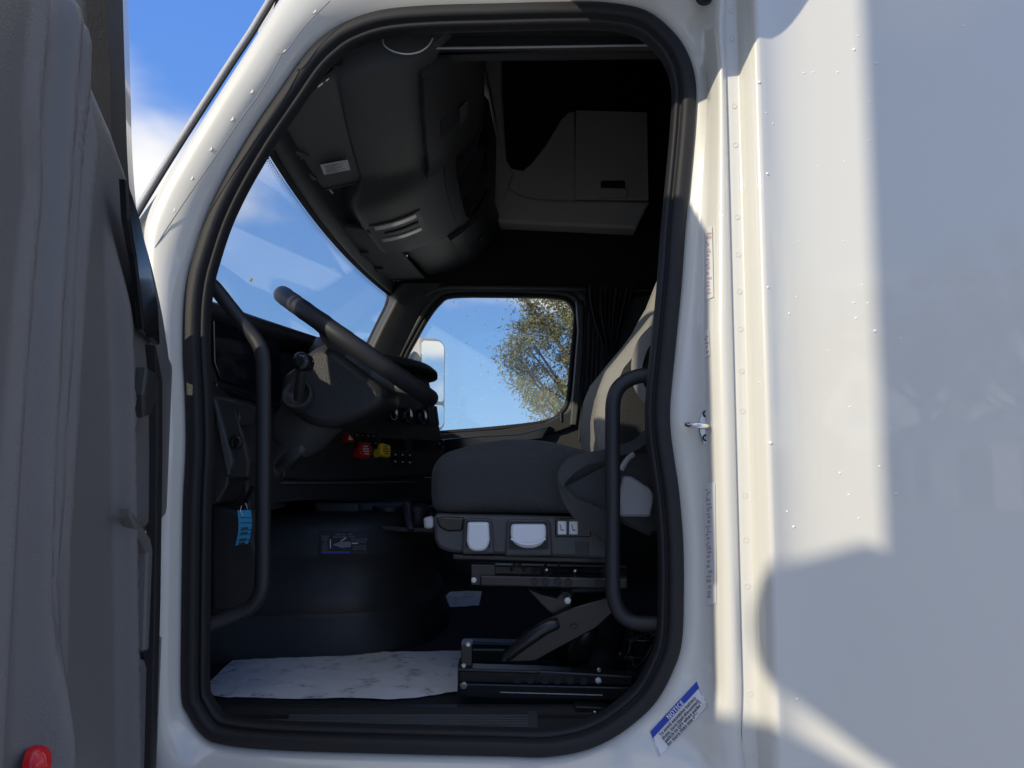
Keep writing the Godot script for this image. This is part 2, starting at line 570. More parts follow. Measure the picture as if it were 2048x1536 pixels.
func sleeper_side():
	# profile across the joint: offset behind the seam, z
	var prof = [[-0.0035, -0.0085], [0.002, -0.0072], [0.010, -0.007], [0.021, -0.007], [0.024, -0.005], [0.027, 0.006], [0.034, 0.022], [0.041, 0.032], [0.047, 0.036], [0.053, 0.034], [0.064, 0.027], [0.080, 0.018], [0.10, 0.0105], [0.125, 0.0055], [0.16, 0.003], [0.22, 0.003], [0.4, 0.007], [0.7, 0.012], [1.3, 0.012], [2.2, 0.0], [2.24, -0.03]]
	var st = begin()
	var rows = []
	for k in 30:
		var y = lerp(0.75, 3.6, k / 29.0)
		var row = PackedVector3Array()
		for p in prof: row.append(Vector3(SEAM + p[0], y, p[1] - 0.02 * max(0.0, y - 2.9)))
		rows.append(row)
	st.set_smooth_group(1)
	grid(st, rows)
	var wall = part("sleeper_side_panel", st, M.paint, truck)
	var f0 = zf(-0.007)
	for py in [-50, 22, 78, 212, 290, 434, 509, 583, 658, 742, 822, 990, 1080, 1172, 1387, 1516]:
		var b = begin()
		var c = on(f0, 1478, py); c.x = SEAM + 0.0125
		var fr = f0 * Transform3D(Basis(), Vector3(c.x, c.y, 0))
		lathe_flat(b, fr, [[0.0052, 0.0], [0.0052, 0.0012], [0.0042, 0.0012], [0.0038, 0.0004], [0.0, 0.0006]], 14)
		part("rivet", b, M.paint, wall)
	# rain drops left on the panel
	var b2 = begin()
	var spots = [[1711, 96, 3], [1719, 68, 2], [1755, 124, 2.4], [1743, 200, 2], [1743, 174, 1.6], [1509, 178, 3.2], [1527, 355, 2.6], [1610, 143, 2], [1629, 141, 1.6], [1678, 141, 2], [1542, 252, 1.6], [1526, 234, 1.4], [1741, 278, 1.8], [1527, 580, 2], [1578, 627, 2], [1711, 604, 2.2], [1739, 605, 2], [1715, 635, 2.2], [1753, 661, 3.4], [1804, 676, 2], [1728, 569, 1.6], [1703, 813, 1.8], [1531, 886, 3.4], [1683, 946, 2.2], [1762, 933, 2.2], [1794, 987, 2.2], [1701, 990, 2], [1571, 1022, 1.8], [1586, 1053, 2.4], [1721, 1037, 1.6], [1592, 1396, 2], [1927, 51, 2], [1692, 320, 1.6], [1594, 593, 1.4], [1514, 765, 1.6], [1640, 330, 1.4], [1660, 700, 1.2], [1600, 480, 1.2], [1690, 480, 1.3], [1850, 300, 1.3], [1900, 560, 1.2], [1980, 420, 1.2]]
	for s in spots:
		var p = at(s[0], s[1], 0.01)
		var z = 0.0
		for i in prof.size() - 1:
			var x = p.x - SEAM
			if x >= prof[i][0] and x <= prof[i + 1][0]: z = lerp(float(prof[i][1]), float(prof[i + 1][1]), (x - prof[i][0]) / (prof[i + 1][0] - prof[i][0]))
		var r = s[2] * 0.00095
		lathe(b2, Transform3D(Basis().scaled(Vector3(1.1, 0.95, 1.0)), Vector3(p.x, p.y, z)), [[r, -0.0005], [r * 0.97, r * 0.3], [r * 0.7, r * 0.75], [r * 0.3, r * 0.95], [0.0, r]], 12)
	var drops = part("water_drops", b2, M.water, wall)
	drops.set_meta("kind", "stuff")

func door_seal():
	var n = rim_loop.size()
	var prof = [[-0.005, -0.058], [-0.005, -0.047], [-0.002, -0.040], [0.004, -0.036], [0.014, -0.033], [0.021, -0.034], [0.0245, -0.039], [0.0255, -0.047], [0.0280, -0.049], [0.0305, -0.045], [0.034, -0.043], [0.0375, -0.045], [0.040, -0.052], [0.041, -0.066], [0.040, -0.072], [0.010, -0.085]]
	var inner = []
	for i in n:
		var e = (rim_loop[(i + 1) % n] - rim_loop[(i + n - 1) % n]).normalized()
		inner.append(Vector2(e.y, -e.x))
	var c = Vector2.ZERO
	for p in rim_loop: c += p / n
	if inner[0].dot(c - rim_loop[0]) < 0:
		for i in n: inner[i] = -inner[i]
	for rounds in 3:                          # even out the normals round the tight corners
		var s = inner.duplicate()
		for i in n: s[i] = (inner[i] + inner[(i + 1) % n] + inner[(i + n - 1) % n]).normalized()
		inner = s
	var rows = []
	for p in prof:
		var row = PackedVector3Array()
		for i in n:
			var q = rim_loop[i] + inner[i] * p[0]
			row.append(Vector3(q.x, q.y, p[1]))
		rows.append(row)
	var st = begin()
	grid(st, rows, true)
	part("door_seal", st, M.rubber, truck, "thick black rubber seal around the driver door opening")

func cab_shell():
	# roof, rear wall, floor pan and front of the cab, so that light enters only through the openings
	var st = begin()
	box(st, Vector3(-0.12, 3.52, -2.14), Vector3(2.62, 3.58, -0.02), 0.01)
	part("roof", st, M.paint, truck)
	st = begin()
	var front = []
	for i in 13:
		var t = ws(0.03 + i / 12.0 * 0.94, 1.0)
		front.append(PackedVector3Array([t + Vector3(-0.02, 0.0, 0), t + Vector3(0.0, 0.2, 0), t + Vector3(0.04, 0.38, 0), Vector3(-0.30, 3.2, t.z), Vector3(-0.10, 3.56, t.z)]))
	thick(st, front, 0.02)
	part("roof_front", st, M.paint, truck)
	st = begin()
	box(st, Vector3(-0.10, 3.44, -2.08), Vector3(2.5, 3.48, -0.05))
	part("headliner", st, M.headliner, truck)
	st = begin()
	box(st, Vector3(2.5, 0.9, -2.1), Vector3(2.56, 3.56, -0.03))
	part("rear_wall", st, M.headliner, truck)
	st = begin()
	prism(st, zf(0.0), PackedVector2Array([Vector2(-1.15, 0.98), Vector2(2.6, 0.98), Vector2(2.6, 1.085), Vector2(-1.15, 1.085)]), -0.06, -2.1, 0.0)
	part("floor_pan", st, M.steel_black, truck)
	# inner lining behind the driver side skin
	st = begin()
	box(st, Vector3(0.375, 1.08, -0.10), Vector3(2.5, 3.5, -0.055))
	part("side_lining", st, M.headliner, truck)
	st = begin()
	box(st, Vector3(-0.30, at(900, 52, -0.12).y, -0.16), Vector3(0.4, 3.5, -0.075))
	part("door_header_lining", st, M.plastic, truck)
	st = begin()
	box(st, Vector3(-1.2, 1.0, -0.14), Vector3(-0.66, 1.93, -0.06))
	part("cowl_side", st, M.plastic, truck)
	st = begin()
	box(st, Vector3(-1.22, 1.0, -2.1), Vector3(-1.16, 1.9, -0.06))
	part("bulkhead", st, M.steel_black, truck)
	st = begin()
	box(st, Vector3(-0.47, 2.462, -0.62), Vector3(-0.36, 2.78, -0.10))
	part("header_filler", st, M.headliner, truck)
	# outer skin ahead of and above the door opening
	st = begin()
	prism(st, zf(0.0), PackedVector2Array([Vector2(-1.22, 0.75), Vector2(-0.675, 0.75), Vector2(-0.675, 1.90), Vector2(-0.74, 2.0), Vector2(-0.80, 1.94), Vector2(-1.22, 1.84)]), -0.032, -0.058, 0.004)
	part("cowl_panel", st, M.paint, truck)
	st = begin()
	prism(st, zf(0.0), PackedVector2Array([Vector2(-0.47, 2.57), Vector2(0.40, 2.57), Vector2(0.40, 3.57), Vector2(-0.10, 3.57), Vector2(-0.28, 3.2), Vector2(-0.46, 2.76)]), -0.03, -0.06, 0.004)
	part("roof_side_panel", st, M.paint, truck)
	# bonnet, chassis and wheels, below and ahead of the picture
	st = begin()
	var rows = []
	for k in 9:
		var x = lerp(-1.0, -2.9, k / 8.0)
		var row = PackedVector3Array()
		for j in 13:
			var a = j / 12.0 * PI
			var hw = lerp(1.0, 0.85, k / 8.0); var top = lerp(1.84, 1.45, pow(k / 8.0, 1.5))
			row.append(Vector3(x, 0.75 + (top - 0.75) * pow(sin(a), 0.35) if a > 0.001 and a < PI - 0.001 else 0.75, -1.05 + hw * cos(a)))
		rows.append(row)
	grid(st, rows)
	part("bonnet", st, M.paint, truck)
	st = begin(); box(st, Vector3(-2.8, 0.75, -1.5), Vector3(4.6, 0.97, -0.6), 0.02); part("chassis", st, M.steel_black, truck)
	for w in [[-1.9, -0.18], [-1.9, -1.92], [3.9, -0.25], [3.9, -1.85]]:
		var fr = facing(Vector3(w[0], 0.52, w[1]), Vector3(0, 0, 1))
		st = begin(); lathe(st, fr, [[0.3, 0.15], [0.44, 0.16], [0.51, 0.12], [0.52, 0.0], [0.51, -0.12], [0.44, -0.16], [0.3, -0.15]], 36)
		var ty = part("wheel", st, M.tyre, truck)
		st = begin(); lathe(st, fr, [[0.0, 0.05], [0.12, 0.05], [0.14, 0.02], [0.27, 0.04], [0.31, 0.14], [0.3, -0.14], [0.0, -0.1]], 28)
		part("rim", st, M.zinc, ty)
	# the roof fairing that overhangs the door, above the picture
	st = begin()
	rows = []
	for k in 15:
		var u = k / 14.0
		var x = lerp(0.06, 0.40, u)
		var p = 0.26
		var low = 2.477 + 0.02 * smoothstep(0.1, 0.22, x) + 0.20 * pow(max(0.0, (x - 0.22) / 0.18), 1.7)
		var row = PackedVector3Array()
		for j in 8:
			var a = j / 7.0 * PI * 0.5
			row.append(Vector3(x, lerp(low, 2.95, 1.0 - cos(a)), p * cos(a) + 0.005))
		row.append(Vector3(x, 2.60, 0.004))
		rows.append(row)
	grid(st, rows)
	for e in [0, rows.size() - 1]:
		for i in range(1, rows[e].size() - 1): tri(st, rows[e][0], rows[e][i], rows[e][i + 1])
	part("roof_fairing", st, M.paint, truck)

# ---------------------------------------------------------------- the open door
func driver_door():
	var door = group_part("driver_door", truck, "open driver door with dark grey moulded inner trim")
	var ang = deg_to_rad(75.0)
	var u = Vector3(cos(ang), 0, sin(ang))
	var nrm = Vector3(sin(ang), 0, -cos(ang))
	var hinge = Vector3(-0.642, 0, 0.0)
	var fr = Transform3D(Basis(u, Vector3.UP, u.cross(Vector3.UP)), hinge)
	if fr.basis.z.dot(nrm) < 0: fr = Transform3D(Basis(-u, Vector3.UP, (-u).cross(Vector3.UP)), hinge)
	var sgn = 1.0 if fr.basis.x.dot(u) > 0 else -1.0
	# top edge of the trim, in (along, height)
	var top = []
	for p in [[330, 700], [318, 650], [300, 560], [287, 490], [275, 430], [255, 330], [234, 245], [212, 185], [186, 120], [150, 55], [114, 2], [70, -60]]:
		var q = on(fr, p[0], p[1]); top.append(Vector2(q.x * sgn, q.y))
	top.append(Vector2(0.97, top[-1].y + 0.01))
	var ridges = []        # curves across the trim that stand proud: points, height, width
	for r in [
		[[[44, 0], [21, 234], [31, 365], [5, 600], [-20, 900]], 0.012, 0.012],
		[[[98, -20], [86, 156], [68, 365], [47, 625], [30, 1000], [20, 1536]], 0.026, 0.015],
		[[[134, 0], [125, 193], [104, 312], [89, 573], [60, 1000], [22, 1536]], 0.026, 0.013],
		[[[168, 300], [151, 417], [135, 600], [118, 850], [100, 1100], [95, 1536]], 0.022, 0.016],
		[[[170, 250], [206, 333], [219, 443], [227, 677], [229, 800], [229, 996], [229, 1536]], 0.028, 0.012]]:
		var pts = []
		for p in r[0]:
			var q = on(fr, p[0], p[1]); pts.append(Vector2(q.x * sgn, q.y))
		ridges.append([pts, r[1], r[2]])
	var cols = 170; var hs = 80
	var pk = on(fr, 258, 1180)
	var pocket_l = pk.x * sgn; var pocket_y1 = on(fr, 270, 1045).y; var pocket_y0 = on(fr, 270, 1330).y
	var rows = []
	for i in cols:
		var l = lerp(0.0, 0.945, pow(i / (cols - 1.0), 0.9))
		var ytop = top[-1].y
		for k in top.size() - 1:
			if l >= top[k].x and l <= top[k + 1].x: ytop = lerp(top[k].y, top[k + 1].y, (l - top[k].x) / max(top[k + 1].x - top[k].x, 1e-5))
		if l < top[0].x: ytop = top[0].y
		var row = PackedVector3Array()
		for j in hs + 1:
			var v = j / float(hs)
			var y = lerp(0.98, ytop, v)
			var w = 0.0
			for r in ridges:
				var pts = r[0]
				var xc = pts[0].x if y > pts[0].y else pts[-1].x
				for k in pts.size() - 1:
					var a = pts[k]; var b = pts[k + 1]
					if (y - a.y) * (y - b.y) <= 0 and absf(a.y - b.y) > 1e-5: xc = lerp(a.x, b.x, (y - a.y) / (b.y - a.y))
				var fade = 1.0 - (smoothstep(-0.22, -0.02, y - pts[0].y) if r == ridges[4] else smoothstep(0.0, 0.10, y - pts[0].y))
				var dd = absf(l - xc) / r[2]
				w += fade * r[1] * exp(-dd * sqrt(dd * dd + 0.15) * 1.1)
			w += 0.010 * sin(l * 9.0) 
			if l < pocket_l and y > pocket_y0 and y < pocket_y1:           # door pocket near the hinge
				w -= 0.04 * smoothstep(0.0, 0.012, pocket_l - l) * smoothstep(0.0, 0.015, y - pocket_y0) * smoothstep(0.0, 0.05, pocket_y1 - y)
			var edge = clamp((1.0 - v) * (ytop - 0.98) / 0.03, 0.0, 1.0)
			w -= 0.014 * pow(1.0 - edge, 2.0)
			row.append(hinge + u * l + Vector3.UP * y + nrm * (w + 0.004))
		row.append(hinge + u * l + Vector3.UP * (ytop - 0.01) + nrm * -0.07)
		rows.append(row)
	var st = begin()
	grid(st, rows)
	part("trim_panel", st, M.trim, door)
	# outer skin and lower body of the door
	st = begin()
	var pf = facing(hinge, nrm)
	var s2 = 1.0 if pf.basis.x.dot(u) > 0 else -1.0
	var low = PackedVector2Array([Vector2(0.0, 0.97), Vector2(1.0 * s2, 0.97), Vector2(1.0 * s2, 1.85), Vector2(0.3 * s2, 1.85), Vector2(0.0, 1.78)])
	prism(st, pf, low, -0.035, -0.10, 0.01)
	part("outer_panel", st, M.paint, door)
	# window frame: front post that follows the pillar, header and rear post
	var q0 = on(pf, 322, 640); 
	var path = []
	for p in [Vector2(0.05, 1.86), Vector2(0.17, 1.98), Vector2(0.25, 2.09), Vector2(0.305, 2.25), Vector2(0.36, 2.40), Vector2(0.45, 2.49), Vector2(0.60, 2.53), Vector2(0.76, 2.53), Vector2(0.845, 2.49), Vector2(0.865, 2.40), Vector2(0.88, 1.86)]: path.append(p)
	path = smooth(path, 5)
	var mk = func(off_u, wfront, wback, half):
		var rr = []
		for i in path.size():
			var t = (path[min(i + 1, path.size() - 1)] - path[max(i - 1, 0)]).normalized()
			var nn = Vector2(-t.y, t.x)                 # outward
			var a = path[i] + nn * (off_u - half); var b = path[i] + nn * (off_u + half)
			var row = PackedVector3Array()
			for c in [[a, wfront], [b, wfront], [b, wback], [a, wback]]:
				row.append(hinge + u * c[0].x + Vector3.UP * c[0].y + nrm * c[1])
			rr.append(row)
		var s = begin(); s.set_smooth_group(-1); grid(s, rr, true)
		return s
	part("window_frame", mk.call(0.012, -0.03, -0.10, 0.022), M.paint, door)
	part("window_channel", mk.call(-0.055, -0.028, -0.09, 0.045), M.rubber, door)
	st = begin(); prism(st, pf, PackedVector2Array([Vector2(0.875 * s2, 1.84), Vector2(1.0 * s2, 1.84), Vector2(0.995 * s2, 2.50), Vector2(0.95 * s2, 2.565), Vector2(0.83 * s2, 2.56), Vector2(0.86 * s2, 2.44)]), -0.032, -0.098, 0.004)
	part("rear_post", st, M.paint, door)
	var gp = PackedVector2Array()
	for p in path: gp.append(Vector2(p.x * s2, p.y))
	st = begin(); prism(st, pf, gp, -0.055, -0.059)
	part("window_glass", st, M.glass, door)
	# details close to the hinge
	var hf = Transform3D(pf.basis, pf.origin + nrm * 0.03)
	plate("sail_panel", door, M.plastic_gloss, hf, [[262, 360], [285, 430], [305, 520], [322, 610], [326, 690], [296, 660], [280, 520], [266, 440]], -0.004, -0.014, 0.003)
	plate("hinge_cover", door, M.plastic, hf, [[297, 735], [312, 745], [314, 800], [304, 830], [292, 835], [290, 790]], 0.0, -0.022, 0.005)
	plate("pocket_edge", door, M.trim, hf, [[262, 1018], [274, 1035], [302, 1076], [306, 1100], [298, 1300], [291, 1300], [297, 1106], [264, 1032]], 0.0, -0.014, 0.004)
	plate("door_edge", door, M.rubber, hf, [[318, 690], [331, 760], [331, 900], [327, 1200], [318, 1536], [310, 1536], [318, 1200], [322, 900], [322, 760]], -0.004, -0.02, 0.003)
	# red courtesy lamp low on the trim
	var lf = fr
	var lp = on(lf, 12, 1534)
	st = begin()
	lathe(st, facing(hinge + u * (lp.x * sgn) + Vector3.UP * lp.y + nrm * 0.018, nrm), [[0.018, 0.0], [0.018, 0.006], [0.0165, 0.011], [0.013, 0.015], [0.008, 0.0175], [0.0, 0.0185]], 32)
	part("courtesy_lamp", st, M.red_lamp, door)

# ---------------------------------------------------------------- glass ahead
func ws(a: float, b: float) -> Vector3:       # a: 0 driver side .. 1 passenger side; b: 0 bottom .. 1 top
	var bow = 0.13 * (1.0 - pow(2.0 * a - 1.0, 2.0))
	return Vector3(lerp(-0.98, -0.545, b) - bow * lerp(1.0, 0.35, b), lerp(1.78, 2.365, b) - 0.02 * bow, lerp(-0.10, -1.97, a))

func windshield():
	var w = group_part("windshield", truck)
	var rows = []
	for i in 25:
		var row = PackedVector3Array()
		for j in 9: row.append(ws(i / 24.0 * 1.06, j / 8.0))
		rows.append(row)
	var st = begin(); thick(st, rows, 0.005)
	part("pane", st, M.glass, w)
	rows = []
	for i in 25:
		var row = PackedVector3Array()
		for j in 3: row.append(ws(i / 24.0, lerp(0.965, 1.03, j / 2.0)) + Vector3(0.008, -0.004, 0))
		rows.append(row)
	st = begin(); thick(st, rows, 0.004)
	part("header_band", st, M.rubber, w)
	# dotted edge of the printed band
	st = begin()
	for i in 150:
		var a = i / 149.0
		for k in 3:
			var p = ws(a + k * 0.0033, 0.960 - k * 0.007) + Vector3(0.006, -0.003, 0)
			var nn = Vector3(0.78, -0.6, 0)
			lathe(st, facing(p, nn), [[0.0030 - k * 0.0007, 0.0], [0.0, 0.0004]], 6)
	var dots = part("printed_dots", st, M.ink, w); dots.set_meta("kind", "stuff")
	# header trim rail between glass and visors
	rows = []
	for i in 25:
		var a = i / 24.0
		var t = ws(a, 1.0)
		rows.append(PackedVector3Array([t + Vector3(0.0, -0.012, 0), t + Vector3(0.014, -0.022, 0), t + Vector3(0.026, -0.016, 0), t + Vector3(0.034, 0.02, 0), t + Vector3(0.05, 0.06, 0), t + Vector3(0.06, 0.12, 0), t + Vector3(0.068, 0.26, 0)]))
	st = begin(); grid(st, rows)
	part("header_trim", st, M.plastic, w)
	# crack of dirt on the glass: small leaf bit
	st = begin()
	var p0 = at(502, 560, -0.56)
	prism(st, facing(p0, Vector3(0.4, -0.3, 0.8)), PackedVector2Array([Vector2(-0.004, -0.006), Vector2(0.003, -0.003), Vector2(0.005, 0.006), Vector2(-0.002, 0.003)]), 0.001, 0.0)
	part("stuck_bit", st, M.yellow, w)
	# driver side pillar lining, mostly hidden by the seal
	st = begin()
	tube(st, smooth([Vector3(-0.95, 1.75, -0.12), Vector3(-0.76, 2.05, -0.12), Vector3(-0.60, 2.30, -0.12), Vector3(-0.5, 2.5, -0.13)], 4), 0.045, 10)
	part("pillar_lining", st, M.plastic, truck)

# ---------------------------------------------------------------- passenger side
const PWINDOW := [[905, 594], [1000, 593], [1099, 595], [1133, 602], [1146, 622], [1147, 645], [1140, 720], [1133, 795], [1121, 821], [1090, 840], [990, 853], [860, 863], [780, 866], [768, 850], [790, 770], [815, 712], [832, 680], [856, 638], [880, 607]]
func passenger_side():
	var d = group_part("passenger_door", truck, "passenger door with framed side window")
	var z = -1.99
	var inner = []; var outer = []
	var fr = zf(z)
	for p in PWINDOW: inner.append(on(fr, p[0], p[1]))
	var c = Vector2.ZERO
	inner = smooth(inner, 4, true)
	for p in inner: c += p / inner.size()
	# wall ring around the window
	for p in inner:
		var v = (p - c)
		var k = 99.0
		var lim = [on(fr, 690, 899).x - c.x, on(fr, 1420, 899).x - c.x, 1.0 - c.y, 3.46 - c.y]
		if v.x < 0: k = min(k, lim[0] / v.x)
		if v.x > 0: k = min(k, lim[1] / v.x)
		if v.y < 0: k = min(k, lim[2] / v.y)
		if v.y > 0: k = min(k, lim[3] / v.y)
		if v.x < -0.02 and k > 1.3: k = lerp(1.0 + 0.07 / v.length(), k, clamp((v.normalized().x + 0.55) / 0.4, 0.0, 1.0))
		outer.append(c + v * k)
	var loft = func(levels):        # [outward offset in metres, z offset]
		var rows = []
		for l in levels:
			var row = PackedVector3Array()
			for i in inner.size():
				var q
				if l[0] > 5.0: q = outer[i]
				else: q = inner[i] + (inner[i] - c).normalized() * l[0]
				row.append(Vector3(q.x, q.y, z + l[1]))
			rows.append(row)
		var s = begin(); grid(s, rows, true)
		return s
	part("window_seal", loft.call([[0.0, -0.04], [-0.002, -0.01], [0.002, 0.0], [0.014, 0.002], [0.018, -0.006], [0.020, -0.01]]), M.rubber, d)
	part("window_frame", loft.call([[0.019, -0.012], [0.021, 0.006], [0.028, 0.012], [0.040, 0.012], [0.046, 0.0]]), M.trim_cool, d)
	part("door_lining", loft.call([[0.045, -0.01], [0.055, 0.004], [0.075, 0.006], [9.0, 0.0]]), M.plastic, d)
	var gp = PackedVector2Array(inner)
	var st = begin(); prism(st, zf(z - 0.03), gp, 0.002, -0.003)
	part("window_glass", st, M.glass, d)
	st = begin()
	for i in 130:
		var p = inner[0].lerp(c, 0.0) + Vector2(rng.randf_range(-0.15, 0.65), rng.randf_range(-0.6, 0.0))
		if not Geometry2D.is_point_in_polygon(p, gp): continue
		var r = rng.randf_range(0.0012, 0.0028)
		lathe(st, Transform3D(Basis(), Vector3(p.x, p.y, z - 0.033)) * Transform3D(Basis(Vector3.UP, PI), Vector3.ZERO), [[r, 0.0], [r * 0.7, r * 0.5], [0.0, r * 0.7]], 7)
	var dr = part("water_drops", st, M.water, d); dr.set_meta("kind", "stuff")
	# outer skin of that side
	st = begin()
	box(st, Vector3(SEAM + 0.02, 0.9, -2.13), Vector3(2.6, 3.56, -2.09))
	part("passenger_side_panel", st, M.paint, truck)
	# sill capping, lock post, arm rest
	plate("sill_capping", d, M.plastic, zf(-1.96), [[880, 868], [1000, 860], [1090, 846], [1130, 826], [1150, 808], [1152, 850], [1120, 862], [1080, 872], [960, 884], [880, 892]], 0.015, -0.03, 0.006)
	plate("arm_rest", d, M.plastic_gloss, zf(-1.92), [[870, 880], [960, 872], [1040, 868], [1100, 852], [1085, 878], [1000, 890], [870, 905]], 0.01, -0.04, 0.006)
	st = begin(); tube(st, [at(1122, 826, -1.94), at(1122, 843, -1.94)], 0.006, 8); part("lock_post", st, M.plastic, d)
	st = begin(); box(st, Vector3(-1.15, 0.98, -2.09), Vector3(2.5, 1.70, -2.05)); part("lower_lining", st, M.plastic, d)
	st = begin(); box(st, Vector3(-1.15, 0.98, -2.13), Vector3(0.44, 1.72, -2.095)); part("outer_panel", st, M.paint, d)
	# windscreen pillar of the passenger side
	var pf = zf(-1.93)
	var pr = []
	var le = [[714, 735], [733, 694], [754, 650], [771, 617], [777, 598], [776, 580], [790, 566]]
	var re = [[790, 762], [815, 702], [838, 655], [856, 620], [878, 596], [905, 580], [930, 566]]
	for i in 7:
		var a = le[i]; var b = re[i]
		var row = PackedVector3Array()
		for k in [[0.0, -2.0], [0.02, -1.93], [0.10, -1.885], [0.16, -1.875], [0.22, -1.88], [0.6, -1.935], [0.9, -1.985], [1.0, -2.0]]:
			row.append(at(lerp(float(a[0]), float(b[0]), k[0]), lerp(float(a[1]), float(b[1]), k[0]), k[1]))
		pr.append(row)
	var rr = []
	for j in 8:
		var col = []
		for i in 7: col.append(pr[i][j])
		rr.append(PackedVector3Array(smooth(col, 4)))
	st = begin(); grid(st, rr)
	part("windscreen_pillar", st, M.plastic_soft, truck)
	plate("pillar_gasket", truck, M.rubber, zf(-1.955), [[712, 728], [729, 692], [751, 646], [768, 612], [773, 596], [770, 572], [778, 572], [782, 597], [777, 617], [741, 692], [724, 730]], 0.0, -0.05, 0.002)
	# dark panel above the passenger window
	plate("door_header", truck, M.headliner, zf(-1.95), [[780, 574], [1340, 575], [1340, 400], [860, 430]], 0.0, -0.04, 0.004)
	st = begin(); tube(st, smooth([at(850, 590, -1.93), at(880, 577, -1.93), at(930, 574, -1.93), at(1100, 576, -1.93), at(1150, 578, -1.93), at(1300, 582, -1.93)], 4), 0.008, 8)
	part("header_strip", st, M.trim_cool, truck)
	# pillar behind the passenger door with its ribbed cover
	var bp = group_part("rear_pillar", truck)
	plate("pillar_cover", bp, M.trim_cool, zf(-1.93), [[1152, 600], [1166, 612], [1166, 700], [1158, 800], [1152, 850], [1140, 850], [1148, 760], [1156, 660]], 0.012, -0.04, 0.005)
	for k in 5:
		var x = 1170 + k * 9
		plate("rib", bp, M.plastic, zf(-1.94), [[x, 600], [x + 5, 600], [x - 9, 880], [x - 14, 880]], 0.004, -0.03, 0.0015)
	# passenger seat, only its top edge shows
	# outside mirror
	var mirror = group_part("passenger_mirror", truck, "tall outside mirror beyond the passenger window")
	var mo = at(864, 765, -2.42)
	var mf = facing(mo, Vector3(0.76, 0.0, 0.65))
	var shape = rounded(poly(mf, [[841, 674], [880, 676], [893, 690], [892, 852], [884, 862], [860, 866], [836, 862]]), 0.03)
	st = begin(); prism(st, mf, shape, 0.0, -0.07, 0.02); part("housing", st, M.grey_plastic, mirror)
	st = begin(); prism(st, mf, rounded(poly(mf, [[843, 681], [879, 683], [887, 692], [886, 804], [841, 800]]), 0.02), 0.004, -0.002); part("main_glass", st, M.mirror, mirror)
	st = begin(); prism(st, mf, rounded(poly(mf, [[841, 808], [886, 811], [886, 848], [878, 857], [840, 857]]), 0.02), 0.006, -0.002); part("convex_glass", st, M.mirror, mirror)
	st = begin(); tube(st, smooth([at(838, 705, -2.46), at(822, 730, -2.30), at(800, 790, -2.12)], 4), 0.03, 8); part("upper_arm", st, M.plastic, mirror)
	st = begin(); tube(st, smooth([at(838, 830, -2.46), at(822, 835, -2.30), at(800, 850, -2.12)], 4), 0.03, 8); part("lower_arm", st, M.plastic, mirror)

# ---------------------------------------------------------------- overhead console
func oc(s: float, z: float) -> Vector3:       # s: 0 at the windscreen .. 1 at the rear top edge
	var prof = [Vector2(-0.475, 2.47), Vector2(-0.448, 2.43), Vector2(-0.425, 2.418), Vector2(-0.33, 2.44), Vector2(-0.25, 2.475), Vector2(-0.18, 2.53), Vector2(-0.125, 2.60), Vector2(-0.105, 2.70), Vector2(-0.095, 3.0)]
	var f = s * (prof.size() - 1)
	var i = clamp(int(f), 0, prof.size() - 2)
	var p = prof[i].cubic_interpolate(prof[i + 1], prof[max(i - 1, 0)], prof[min(i + 2, prof.size() - 1)], f - i)
	var t = (z + 1.05) / 0.9
	var mid = exp(-pow((z + 1.07) / 0.335, 10.0))
	p.x += 0.075 * t * t * (1.0 - s * 0.5)
	p.x -= 0.05 * mid * (1.0 - s)
	p.y -= 0.05 * mid * clamp(1.4 - s * 1.2, 0.0, 1.0)
	p.y += 0.02 * t * t
	return Vector3(p.x, p.y, z)

func oc_patch(s0, s1, z0, z1, lift, n := 8, m := 10) -> Array:
	var rows = []
	for i in n + 1:
		var row = PackedVector3Array()
		for j in m + 1:
			var s = lerp(float(s0), float(s1), i / float(n)); var z = lerp(float(z0), float(z1), j / float(m))
			var ds = oc(min(s + 0.02, 1.0), z) - oc(max(s - 0.02, 0.0), z)
			var nn = Vector3(ds.y, -ds.x, 0).normalized()      # down and back
			row.append(oc(s, z) + nn * lift)
		rows.append(row)
	return rows

